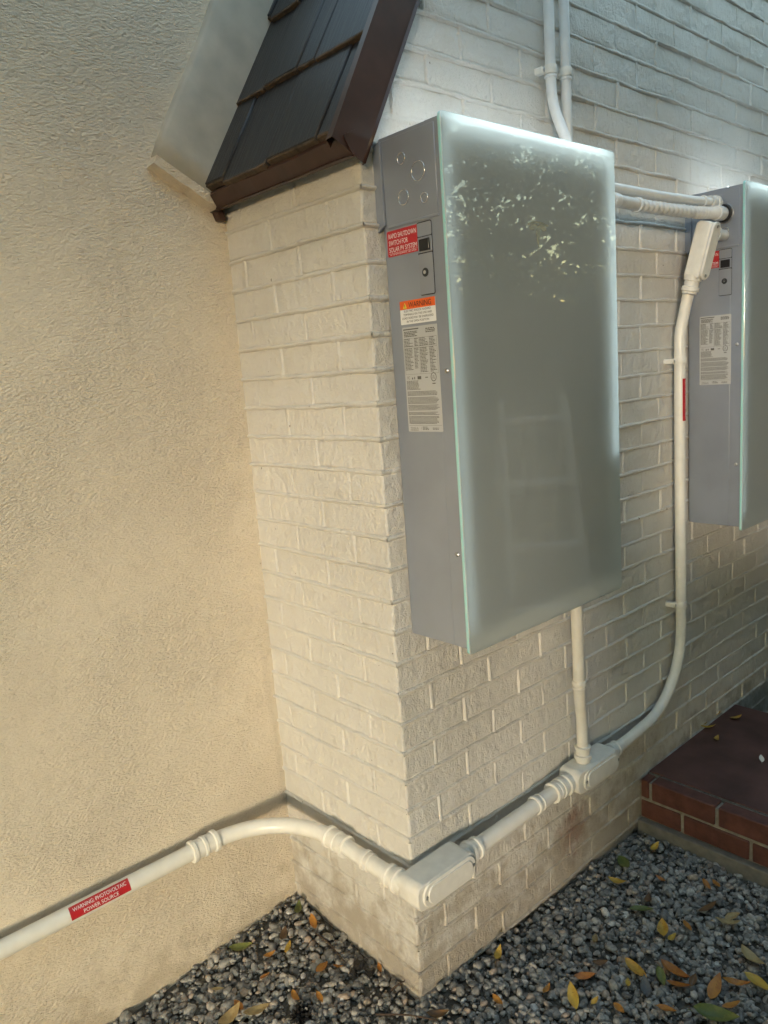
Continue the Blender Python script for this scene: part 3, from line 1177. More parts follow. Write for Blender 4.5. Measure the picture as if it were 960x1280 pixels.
def warning_label(x, dy, dz, parent):
    w, h = .104, .0485
    c = Vector((x - .0003, -.098 + dy, 1.685 + dz))
    lb = plate('warning_label', stadium(w, h, .0015, 2), c, UX, VZ, .0006, 'white_vinyl', parent)
    lb['label'] = 'orange and white electric shock warning sticker'
    lettering([('quad', -w / 2, .0065, w / 2, h / 2)], c + Vector((-.0007, 0, 0)), UX, VZ, 'orange_vinyl', lb, .0002, 'orange_band')
    lettering([('poly', [(-.0425, .0085), (-.0305, .0085), (-.0365, .0205)])], c + Vector((-.0010, 0, 0)), UX, VZ, 'yellow_vinyl', lb, .0002, 'warning_triangle')
    lettering([('WARNING', .008, .0095, .066, .0108), ('quad', -.0371, .0118, -.0359, .0170), ('quad', -.0371, .0098, -.0359, .0110),
               ('ELECTRIC SHOCK HAZARD', 0, .0008, .078, .0042), ('TERMINALS ON THE LINE AND', 0, -.0064, .084, .0042),
               ('LOAD SIDES MAY BE ENERGIZED', 0, -.0136, .092, .0042), ('IN THE OPEN POSITION', 0, -.0208, .066, .0042)],
              c + Vector((-.0012, 0, 0)), UX, VZ, 'black_ink', lb, .0003)
    return lb


def knock_ring(parent, x, y, z, r, mat='bright_steel'):
    n = 28
    vs, fs = [], []
    for k in range(n):
        a = 2 * math.pi * k / n
        for q in range(6):
            b = 2 * math.pi * q / 6
            rr = r + .0011 * math.cos(b)
            vs.append((-.0009 * math.sin(b), rr * math.cos(a), rr * math.sin(a)))
    for k in range(n):
        for q in range(6):
            fs.append((k * 6 + q, k * 6 + (q + 1) % 6, ((k + 1) % n) * 6 + (q + 1) % 6, ((k + 1) % n) * 6 + q))
    return mesh_obj('knockout', raw_mesh('knockout', vs, fs, True), mat, parent, (x - .0004, y, z))


def screw(parent, p, d, r=.0045, mat='screw_steel'):
    return lathe('screw', p, d, [(0, r), (.0012, r), (.0026, r * .72), (.0030, r * .45), (.0018, r * .40), (.0018, 0)], mat, parent, 14)


def battery(x0, dz, label, holes, warn, emblem):
    """flat steel box with a thick glass front; x0 = left side plane"""
    W = .609
    b0 = .95 + dz
    t = empty('battery_unit', (x0 + W / 2, 0, b0), label, 'battery', 'wall mounted battery units')
    # case: side walls, recessed back edge with larger radius
    outline = []
    bm = bmesh.new()
    lo = Vector((x0, -.148, b0 + .013)); hi = Vector((x0 + W, -.004, b0 + 1.091))
    add_box(bm, lo - t.location, hi - t.location, 0)
    es = [e for e in bm.edges if abs(e.verts[0].co.y - e.verts[1].co.y) < 1e-6 and e.verts[0].co.y > -.05 and abs(e.verts[0].co.z - e.verts[1].co.z) > .5]
    bmesh.ops.bevel(bm, geom=es, offset=.014, segments=5, profile=.5, affect='EDGES')
    es = [e for e in bm.edges if e.calc_face_angle(0) > R(60)]
    bmesh.ops.bevel(bm, geom=es, offset=.0022, segments=2, profile=.5, affect='EDGES')
    mesh_obj('case', bm_mesh('case', bm, True, 35), 'case_metal', t, t.location)
    # white front tray, shaped to bounce light into the glass rim; full-height cheek on the left
    box('front_tray', (x0 + .0022, -.1742, b0 + .030), (x0 + W - .010, -.1478, b0 + 1.084), 'white_vinyl', t)
    box('cheek', (x0 + .0001, -.1828, b0 + .0135), (x0 + .0021, -.1479, b0 + 1.0905), 'case_metal', t)
    # dark pad behind the glass, inset so only its rim looks lit
    box('dark_backing', (x0 + .030, -.1790, b0 + .045), (x0 + W - .058, -.1741, b0 + 1.030), 'panel_backing', t)
    # lit strips in the gap behind the glass edge; led_wall and led_side added outside it for wall glow
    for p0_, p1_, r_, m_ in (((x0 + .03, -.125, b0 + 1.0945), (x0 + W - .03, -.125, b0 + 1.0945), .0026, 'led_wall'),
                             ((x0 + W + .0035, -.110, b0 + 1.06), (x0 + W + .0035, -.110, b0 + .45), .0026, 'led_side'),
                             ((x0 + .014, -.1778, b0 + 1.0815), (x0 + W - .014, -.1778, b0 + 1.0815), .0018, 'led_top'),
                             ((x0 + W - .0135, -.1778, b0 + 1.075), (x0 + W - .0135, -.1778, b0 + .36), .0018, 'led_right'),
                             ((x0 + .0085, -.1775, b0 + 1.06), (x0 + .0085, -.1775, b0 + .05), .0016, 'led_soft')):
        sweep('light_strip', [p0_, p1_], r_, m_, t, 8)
    # front glass
    g = None
    U, V = Vector((1, 0, 0)), Vector((0, 0, 1))
    out = stadium(W + .003, 1.099, .009, 6)
    gl = plate('glass_front', out, (x0 + W / 2, -.184, b0 + .5495), U, V, .0092, 'frosted_glass', t, .0022)
    bmg = bmesh.new(); bmg.from_mesh(gl.data)      # a single frosted sheet with a polished rim: no second skin at the back
    bmesh.ops.delete(bmg, geom=[f for f in bmg.faces if f.normal.y > .9], context='FACES_ONLY')
    bmg.to_mesh(gl.data); bmg.free()
    gl.data.materials.append(MATS['glass_rim'])
    for p_ in gl.data.polygons:
        if abs(p_.normal.y) < .3: p_.material_index = 1
    # service panel plate on the upper side, with lower hem
    pl = box('knockout_plate', (x0 - .0014, -.173, b0 + .914), (x0 + .0006, -.024, b0 + 1.083), 'case_metal', t, .0006, 1)
    box('hem', (x0 - .0026, -.173, b0 + .910), (x0 + .0004, -.026, b0 + .9155), 'case_metal', pl, .0008, 1)
    # mounting flange behind the upper part, with a slanted lower end
    fl = [(-.0, .906), (-.0, 1.078), (-.022, 1.083), (-.022, .918)]
    bm = bmesh.new()
    f0 = [bm.verts.new((x0 - .007 - t.location.x, y, b0 + z - t.location.z)) for y, z in fl]
    f1 = [bm.verts.new((x0 - .001 - t.location.x, y, b0 + z - t.location.z)) for y, z in fl]
    bm.faces.new(f0); bm.faces.new(f1[::-1])
    for k in range(4):
        bm.faces.new((f0[k], f1[k], f1[(k + 1) % 4], f0[(k + 1) % 4]))
    mesh_obj('mounting_flange', bm_mesh('mounting_flange', bm), 'case_metal', t, t.location)
    for (y, z, r) in holes:
        knock_ring(t, x0 - .0014, y, b0 + z, r)
    # switch panel
    c = Vector((x0 - .0002, -.1315, b0 + .8355))
    gap = plate('switch_panel', stadium(.0412, .1432, .004, 5), c, UX, VZ, .0009, 'dark_gap', t)
    plate('upper_pocket', stadium(.0395, .026, .003, 3), c + Vector((-.0006, 0, .0565)), UX, VZ, .0012, 'panel_plastic', gap, .0005)
    plate('switch_frame', stadium(.0395, .0300, .002, 3), c + Vector((-.0006, 0, .0270)), UX, VZ, .0014, 'panel_plastic', gap, .0005)
    sw = plate('switch_rocker', stadium(.029, .0235, .001, 2), c + Vector((-.0018, 0, .0265)), UX, VZ, .0035, 'black_plastic', gap, .0015)
    plate('door', stadium(.0395, .0800, .003, 3), c + Vector((-.0006, 0, -.0300)), UX, VZ, .0018, 'panel_plastic', gap, .0006)
    lathe('lock', c + Vector((-.0020, .002, -.027)), (-1, 0, 0), [(0, .0088), (.0012, .0088), (.002, .0076), (.0022, .0060), (.0012, .0058), (.0012, .0045), (.0026, .0042), (.0026, 0)], 'dark_gap', gap, 20)
    lathe('lock_core', c + Vector((-.0046, .002, -.027)), (-1, 0, 0), [(0, .0040), (.0006, .0038), (.0008, 0)], 'bright_steel', gap, 16)
    red_label(x0, 0, dz, t)
    if warn:
        warning_label(x0, 0, dz, t)
    data_label(x0, 0, dz, t, 'silver_label')
    for z in (.609, .222):
        screw(t, (x0 - .0002, -.170, b0 + z), (-1, 0, 0), .0052)
    if emblem:
        # metallic T emblem on the glass: arched bar over a tapering stem
        bar_o = [(-.036 + .072 * k / 12, .0075 - .0065 * (2 * k / 12 - 1) ** 2) for k in range(13)]
        bar_i = [(.034 - .068 * k / 12, .0040 - .0065 * (1 - 2 * k / 12) ** 2) for k in range(13)]
        stem_l = [(-.031, -.0045), (-.0285, -.011), (-.016, -.0125), (-.0085, -.0085), (-.0012, -.046)]
        stem = stem_l + [(0, -.0475)] + [(-a, b) for a, b in stem_l[::-1]] + [(.018, .0005), (.006, .0018), (0, -.004), (-.006, .0018), (-.018, .0005)]
        cc = Vector((x0 + .293, -.1934, b0 + .908))
        em = plate('emblem', bar_o + bar_i, cc, U, V, .0004, 'emblem_silver', t)
        plate('emblem_stem', stem, cc, U, V, .0004, 'emblem_silver', em)
    return t


battery(.045, 0.0, 'large glass fronted grey battery unit with emblem and orange warning sticker, nearest the corner',
        [(-.079, 1.038, .011), (-.125, 1.004, .0185), (-.079, .963, .0145), (-.138, .951, .0095)], True, True)
battery(1.400, .010, 'second glass fronted grey battery unit at the right edge, with corrugated conduit entering its side',
        [(-.133, .963, .0085)], False, True)

# ------------------------------------------------------------------ conduits
ZC = .361
RB = .021


def bent_map(p0, d, rad, n0):
    """map (u along pipe, v around pipe) to the pipe's skin; n0 = outward direction at v = 0"""
    d = Vector(d).normalized(); n0 = Vector(n0).normalized(); s = d.cross(n0) * -1
    def f(u, v):
        a = v / rad
        return d * u + (n0 * math.cos(a) + s * math.sin(a)) * rad
    return f


def pipe_label(p, d, rad, n0, L, span, mat_lines, parent, name='warning_label'):
    """curved sticker around a pipe, with its lettering"""
    f = bent_map(p, d, rad + .0006, n0)
    vs, fs = [], []
    na = 12
    for i in range(2):
        for k in range(na + 1):
            vs.append(f((i - .5) * L, -span / 2 + span * k / na))
    for k in range(na):
        fs.append((k, k + 1, na + 2 + k, na + 1 + k))
    lb = mesh_obj(name, raw_mesh(name, vs, fs, True), 'red_vinyl', parent, p)
    lettering(mat_lines, p, (1, 0, 0), (0, 1, 0), 'white_ink', lb, 0, 'lettering', bent_map(p, d, rad + .0011, n0))
    lb['label'] = 'red sticker with white photovoltaic warning lettering'
    return lb


# run along the stucco wall, around the corner to the corner box
run = empty('conduit', (-.9, .49, ZC), 'cream painted conduit along the stucco wall with red sticker, bending round to the brick corner', 'conduit', 'painted conduit runs')
yC, xA, rb = .489, -.047, .235
pts = [(-3.3, yC, ZC + .012), (-1.4, yC, ZC + .004), (xA - rb, yC, ZC)]
pts += arc((xA - rb, yC - rb, ZC), (xA - rb, yC, ZC), (xA, yC - rb, ZC), 18)[1:]
pts += [(xA, .02, ZC)]
sweep('pipe', pts, RB, 'conduit_paint', run, 24)
coupling((-.300, yC, ZC), (1, 0, 0), RB, parent=run, L=.075)
coupling((xA, .232, ZC), (0, 1, 0), RB, parent=run, L=.075)
ring((xA, .118, ZC), (0, 1, 0), RB, .012, .0045, parent=run)
ring((xA, .100, ZC), (0, 1, 0), RB, .008, .003, parent=run)
pipe_label((-.582, yC, ZC + .001), (1, 0, 0), RB, Vector((-.15, -.80, .55)), .146, .034,
           [('WARNING: PHOTOVOLTAIC', 0, .0015, .130, .0092), ('POWER SOURCE', 0, -.0125, .085, .0092)], run)


def lb_box(label, ctr, size, cover_at, hubs, bev=.022):
    """conduit body: rounded box, stadium cover on its -y face, hubs (point, direction, radius)"""
    t = empty('conduit_box', ctr, label, 'conduit box', 'cream conduit boxes')
    c = Vector(ctr); s = Vector(size) / 2
    bm = bmesh.new()
    add_box(bm, -s, s, 0)
    es = [e for e in bm.edges if abs((e.verts[0].co - e.verts[1].co).y) > 1e-4]
    bmesh.ops.bevel(bm, geom=es, offset=min(bev, s.z * .92), segments=6, profile=.5, affect='EDGES')
    es = [e for e in bm.edges if e.calc_face_angle(0) > R(55)]
    bmesh.ops.bevel(bm, geom=es, offset=.003, segments=2, profile=.5, affect='EDGES')
    mesh_obj('body', bm_mesh('body', bm, True, 38), 'fitting_paint', t, c)
    cw, ch = size[0] * cover_at[1], size[2] * .96
    cp = c + Vector((cover_at[0], -s.y + .0002, 0))
    cv = plate('cover', stadium(cw, ch, ch / 2 - .002, 8), cp, (1, 0, 0), (0, 0, 1), .005, 'fitting_paint', t, .0016)
    plate('raised_panel', stadium(cw - .026, ch - .018, ch / 2 - .012, 8), cp + Vector((0, -.0048, 0)), (1, 0, 0), (0, 0, 1), .0035, 'fitting_paint', cv, .002)
    for sx in (-1, 1):
        screw(cv, cp + Vector((sx * (cw / 2 - .0085), -.005, 0)), (0, -1, 0), .0048)
    for p, d, r in hubs:
        lathe('hub', p, d, [(-.012, r + .004), (.012, r + .004), (.014, r + .009), (.024, r + .009), (.026, r + .004), (.040, r + .0035), (.042, r + .007), (.050, r + .007), (.052, r)], 'fitting_paint', t)
    return t


lb_box('cream conduit box wrapped on the brick corner near the ground', (.030, -.056, ZC), (.200, .072, .066), (.006, .90),
       [((.128, -.056, ZC), (1, 0, 0), RB), ((xA, -.018, ZC), (0, 1, 0), RB)])
# straight run on the long wall
r2 = empty('conduit', (.36, -.056, ZC), 'short straight cream conduit between the corner box and the tee box', 'conduit', 'painted conduit runs')
sweep('pipe', [(.135, -.056, ZC), (.585, -.052, ZC - .001)], RB, 'conduit_paint', r2, 24)
ring((.425, -.053, ZC), (1, 0, 0), RB, .012, .005, parent=r2)
ring((.445, -.053, ZC), (1, 0, 0), RB, .006, .003, parent=r2)
coupling((.525, -.0525, ZC), (1, 0, 0), RB, parent=r2, L=.044)
TX = .690
lb_box('cream tee conduit box on the brick wall with a riser leaving its top', (TX, -.054, ZC), (.215, .068, .068), (.010, .86),
       [((TX - .105, -.054, ZC), (-1, 0, 0), RB), ((TX - .030, -.052, ZC + .032), (0, 0, 1), .0168), ((TX + .104, -.050, ZC), (1, 0, 0), .0168)])
# riser from the tee to the first battery
r3 = empty('conduit', (TX - .03, -.052, ZC + .04), 'cream riser conduit with a slight kink below the first battery unit', 'conduit', 'painted conduit runs')
xr = TX - .030
pts = spline([(xr, -.052, ZC + .04), (xr, -.052, ZC + .12), (xr - .006, -.056, ZC + .17), (xr - .030, -.068, .60), (xr - .043, -.076, .66), (xr - .047, -.078, .72), (xr - .048, -.078, .83), (xr - .048, -.078, .968)], 8)
sweep('pipe', pts, .0168, 'conduit_paint', r3, 20)
ring((xr - .043, -.076, .662), (0, 0, 1), .0168, .014, .004, parent=r3)
ring((xr - .041, -.0745, .645), (0, 0, 1), .0168, .008, .0025, parent=r3)
# long conduit from the tee to the box beside the second battery
r4 = empty('conduit', (1.05, -.048, ZC), 'long cream conduit sweeping up from the tee box to the second battery unit', 'conduit', 'painted conduit runs')
xv, rr = 1.278, .26
pts = [(TX + .11, -.050, ZC - .002), (.92, -.048, ZC - .002)]
pts += spline([(.92, -.048, ZC - .002), (xv - rr - .02, -.046, ZC + .003)], 2)[1:]
pts += arc((xv - rr, -.044, ZC + .003 + rr), (xv - rr, -.044, ZC + .003), (xv, -.042, ZC + .003 + rr), 18)
pts += spline([(xv, -.042, .80), (xv, -.040, 1.2), (xv, -.041, 1.56), (xv + .001, -.043, 1.62), (xv + .004, -.052, 1.67), (xv + .007, -.066, 1.735), (xv + .010, -.078, 1.78)], 6)
pts2 = []
for p in pts:
    p = Vector(p)
    if not pts2 or (p - pts2[-1]).length > .004:
        pts2.append(p)
sweep('pipe', pts2, .0175, 'conduit_paint', r4, 20)


def strap(p, d, r, parent, side):
    ring(p, d, r, .020, .004, 'fitting_paint', parent, 'strap')
    p = Vector(p); side = Vector(side)
    q = p + side * (r + .002)
    lo = Vector((q.x - .009, q.y - .0, q.z - .008)); hi = Vector((q.x + .009, .0, q.z + .008))
    lo.y = q.y + .008
    tb = box('strap_tab', (lo.x, min(lo.y, -.004), lo.z), (hi.x, .004, hi.z), 'fitting_paint', parent, .002, 1)
    screw(tb, (q.x, min(lo.y, -.004), q.z), (0, -1, 0), .005)


strap((xv, -.0405, 1.530), (0, 0, 1), .0175, r4, (-1, 0, 0))
strap((xv, -.0418, .712), (0, 0, 1), .0175, r4, (-1, 0, 0))
pipe_label((xv, -.0405, 1.405), (0, 0, 1), .0175, Vector((.10, -.99, 0)), .136, .026,
           [('WARNING: PHOTOVOLTAIC POWER SOURCE', 0, -.003, .126, .0062)], r4)

# tilted box beside the second battery unit
lb2 = empty('conduit_box', (1.278, -.088, 1.775), 'tilted cream conduit box at the left side of the second battery unit', 'conduit box', 'cream conduit boxes')
tilt = Matrix.Rotation(R(14), 4, 'X') @ Matrix.Rotation(R(3), 4, 'Y')
bm = bmesh.new()
add_box(bm, (-.026, -.024, .005), (.026, .026, .172), 0)
es = [e for e in bm.edges if abs((e.verts[0].co - e.verts[1].co).x) > 1e-4 and e.verts[0].co.z > .1]
bmesh.ops.bevel(bm, geom=es, offset=.014, segments=5, profile=.5, affect='EDGES')
es = [e for e in bm.edges if e.calc_face_angle(0) > R(55)]
bmesh.ops.bevel(bm, geom=es, offset=.006, segments=3, profile=.5, affect='EDGES')
for v in bm.verts: v.co = tilt @ v.co
mesh_obj('body', bm_mesh('body', bm, True, 38), 'fitting_paint', lb2, lb2.location)


def tl(v): return lb2.location + (tilt @ Vector(v))


tu, tv = (tilt @ Vector((1, 0, 0))), (tilt @ Vector((0, 0, 1)))
gk = plate('gasket', stadium(.048, .168, .022, 7), tl((0, -.024, .088)), tu, tv, .0028, 'grey_pvc', lb2)
cv = plate('cover', stadium(.050, .170, .023, 7), tl((0, -.0268, .088)), tu, tv, .006, 'fitting_paint', lb2, .002)
for z in (.160, .016):
    screw(cv, tl((0, -.0328, z)), tilt @ Vector((0, -1, 0)), .0052)
dn = tilt @ Vector((0, 0, -1))
lathe('hub', tl((-.002, .004, .010)), dn, [(-.004, .0275), (.012, .0262), (.014, .0225), (.030, .022), (.032, .026), (.043, .026), (.045, .0225), (.052, .022), (.053, .0175)], 'fitting_paint', lb2)
lathe('side_nipple', tl((.026, -.004, .140)), (1, 0, 0), [(0, .020), (.018, .020), (.018, .024), (.030, .024), (.030, .017), (.096, .017)], 'grey_pvc', lb2)

# two conduits bridging the batteries
p1 = empty('conduit', (1.0, -.10, 2.0), 'smooth pale conduit bridging the two battery units, upper one', 'conduit', 'conduits between the battery units')
sweep('pipe', spline([(.650, -.085, 2.004), (.80, -.088, 2.004), (1.05, -.094, 2.003), (1.25, -.102, 2.005), (1.345, -.108, 2.007), (1.396, -.109, 2.007)], 8), .0132, 'pvc_white', p1, 18)
lathe('connector', (1.338, -.108, 2.007), (1, 0, 0), [(0, .0135), (0, .019), (.012, .019), (.014, .017), (.030, .017), (.032, .022), (.044, .022), (.046, .016), (.064, .016)], 'grey_pvc', p1)
ring((1.30, -.105, 2.006), (1, 0, 0), .0132, .010, .004, 'pvc_white', p1)
p2 = empty('conduit', (1.0, -.11, 1.97), 'corrugated flexible grey conduit bridging the two battery units, lower one', 'conduit', 'conduits between the battery units')
axis = spline([(.650, -.100, 1.968), (.80, -.103, 1.967), (.93, -.106, 1.964), (1.10, -.114, 1.963), (1.25, -.122, 1.966), (1.33, -.125, 1.971), (1.372, -.126, 1.973)], 34)
cor, radl = [], []
for k, p in enumerate(axis):
    cor.append(p)
    radl.append(.0150 + .0032 * math.sin(k * math.pi * .4) if p.x > .905 else .0165)
sweep('flexible_tube', cor, radl, 'grey_pvc', p2, 18)
ring((.912, -.1055, 1.964), (1, 0, 0), .0165, .012, .004, 'pvc_white', p2)
ring((.80, -.103, 1.967), (1, 0, 0), .0165, .030, .003, 'pvc_white', p2)
lathe('connector', (1.345, -.1255, 1.972), (1, 0, 0), [(0, .0165), (0, .0215), (.010, .0225), (.026, .0225), (.028, .0205), (.040, .0205), (.040, .0205), (.058, .0205)], 'pvc_white', p2)
lathe('locknut', (1.386, -.126, 1.973), (1, 0, 0), [(0, .0206), (0, .0265), (.010, .0265), (.0125, .0255)], 'black_plastic', p2)
knock_ring(p2, 1.3975, -.126, 1.973, .0295, 'screw_steel')

# two risers above the first battery
p3 = empty('conduit', (.63, -.03, 2.05), 'thin grey conduit dropping into the top of the first battery unit, left one', 'conduit', 'risers above the first battery')
sweep('pipe', spline([(.636, -.030, 3.2), (.636, -.030, 2.7), (.636, -.030, 2.33), (.636, -.031, 2.24), (.634, -.040, 2.185), (.628, -.066, 2.125), (.622, -.084, 2.085), (.620, -.090, 2.035)], 8), .0130, 'pvc_white', p3, 18)
strap((.636, -.030, 2.278), (0, 0, 1), .0130, p3, (-1, 0, 0))
ring((.636, -.030, 2.262), (0, 0, 1), .0130, .006, .003, 'pvc_white', p3)
p4 = empty('conduit', (.70, -.03, 2.0), 'thin grey conduit running down behind the first battery unit, right one', 'conduit', 'risers above the first battery')
sweep('pipe', spline([(.702, -.030, 3.2), (.702, -.030, 2.7), (.702, -.030, 2.2), (.702, -.030, 1.7), (.702, -.030, 1.3)], 6), .0130, 'pvc_white', p4, 18)
strap((.702, -.030, 2.284), (0, 0, 1), .0130, p4, (1, 0, 0))
ring((.702, -.030, 2.268), (0, 0, 1), .0130, .006, .003, 'pvc_white', p4)

# ------------------------------------------------------------------ brick step
SX0, SX1, SY1, STOP = 1.054, 1.790, -2.3, .150
step = empty('brick_step', (1.42, -1.1, -.04), 'low red brick step with a dark red slab top against the painted wall', 'step')
box('footing', (SX0 - .022, SY1 - .02, -.12), (SX1 + .02, -.006, .006), 'concrete', step, .008, 2)
box('mortar', (SX0 + .006, SY1 + .006, .006), (SX1 - .006, -.006, .140), 'step_mortar', step)
bmv = {}


def step_brick(L, H, D, key):
    if (L, H, D, key) not in bmv:
        bm = bmesh.new()
        add_box(bm, (-D / 2, -L / 2, 0), (D / 2, L / 2, H), .004, 2)
        for v in bm.verts:
            v.co += Vector((noise.noise(v.co * 30 + Vector((key * 5, 0, 0))), noise.noise(v.co * 30 + Vector((0, key * 5, 7))), noise.noise(v.co * 30 + Vector((0, 3, key * 5))))) * .0018
        me = bm_mesh('brick', bm, True, 50); me.materials.append(MATS['step_brick'])
        bmv[(L, H, D, key)] = me
    return bmv[(L, H, D, key)]


y = -.006
for k in range(12):      # lower course
    L = .150 if k == 0 else .220
    if y - L < SY1: break
    mesh_obj('brick', step_brick(L - .010, .063, .10, k % 4), None, step, (SX0 + .05, y - L / 2, .010 + random.uniform(-.001, .001)))
    y -= L
y = -.006
for k in range(12):      # upper course
    L = .038 if k == 0 else .226
    if y - L < SY1: break
    mesh_obj('brick', step_brick(L - .011, .066, .10, k % 4), None, step, (SX0 + .05 + random.uniform(-.001, .001), y - L / 2, .083))
    y -= L
# slab top, built of large panels with a saw cut
sl = bmesh.new()
add_box(sl, (SX0 + .060, SY1 + .01, .128), (SX1, -.008, STOP + .003), .004, 2)
mesh_obj('slab', bm_mesh('slab', sl, True, 40), 'red_slab', step)
bm = bmesh.new()
add_box(bm, (SX0 + .048, SY1 + .01, .12), (SX0 + .058, -.01, .1495), 0)
mesh_obj('joint', bm_mesh('joint', bm), 'soil', step)

# ------------------------------------------------------------------ fallen leaves
def leaf_mesh(L, Wd, curl, fold, seed):
    n, m_ = 9, 5
    rnd = random.Random(seed)
    V, F = [], []
    bend = rnd.uniform(-.3, .3)
    for i in range(n):
        t = i / (n - 1)
        w = Wd * (math.sin(math.pi * t ** .85) ** .8) * (.5) + (.0006 if i in (0, n - 1) else 0)
        for j in range(m_):
            s = (j / (m_ - 1) - .5) * 2
            x = (t - .5) * L
            y = s * w + bend * L * .25 * (t - .5) ** 2
            z = curl * L * (4 * (t - .5) ** 2) * .25 + fold * abs(s) * w + .0012 * noise.noise(Vector((x * 90, y * 90, seed)))
            V.append((x, y, z))
    for i in range(n - 1):
        for j in range(m_ - 1):
            F.append((i * m_ + j, (i + 1) * m_ + j, (i + 1) * m_ + j + 1, i * m_ + j + 1))
    # stalk
    b = len(V)
    V += [(-.5 * L, -.0006, 0), (-.5 * L, .0006, 0), (-.62 * L, .0006, .002), (-.62 * L, -.0006, .002)]
    F.append((b, b + 1, b + 2, b + 3))
    return raw_mesh('leaf', V, F, True)


def unproject(px, py, z):
    d = AX * ((px - 480) / 956.8) + AY * ((py - 640) / 956.8) + AZ
    return CAM_POS + d * ((z - CAM_POS.z) / d.z)


def put_leaf(px, py, size, ang, col, label, z=None, group='fallen leaves'):
    p = unproject(px, py, 0.0 if z is None else z)
    if z is None:
        for _ in range(3):
            p = unproject(px, py, ground_z(p.x, p.y) + .012)
    L = size * 1.22 * random.uniform(.92, 1.08)
    me = leaf_mesh(L, L * random.uniform(.36, .46), random.uniform(.2, .9), random.uniform(.05, .6), int(px * 7 + py))
    me.materials.append(MATS['leaf_' + col])
    o = bpy.data.objects.new('fallen_leaf', me); COL.objects.link(o)
    o.location = p
    if z is not None:
        o.location.z += .004
    # ang is the leaf's direction in the picture, measured counter-clockwise from the right
    q = unproject(px + 20 * math.cos(R(ang)), py - 20 * math.sin(R(ang)), p.z)
    d = q - p
    o.rotation_euler = (random.uniform(-.28, .28), random.uniform(-.22, .22), math.atan2(d.y, d.x))
    tag(o, label, 'leaf', group)
    return o


def rc(x, y): return 560 + x / 2.4, 980 + y / 2.4
def lc(x, y): return x / 2.4, 960 + y / 2.4
def mc(x, y): return 360 + x / 2.4, 900 + y / 2.4
def sc_(x, y): return 760 + x / 4.8, 860 + y / 4.8


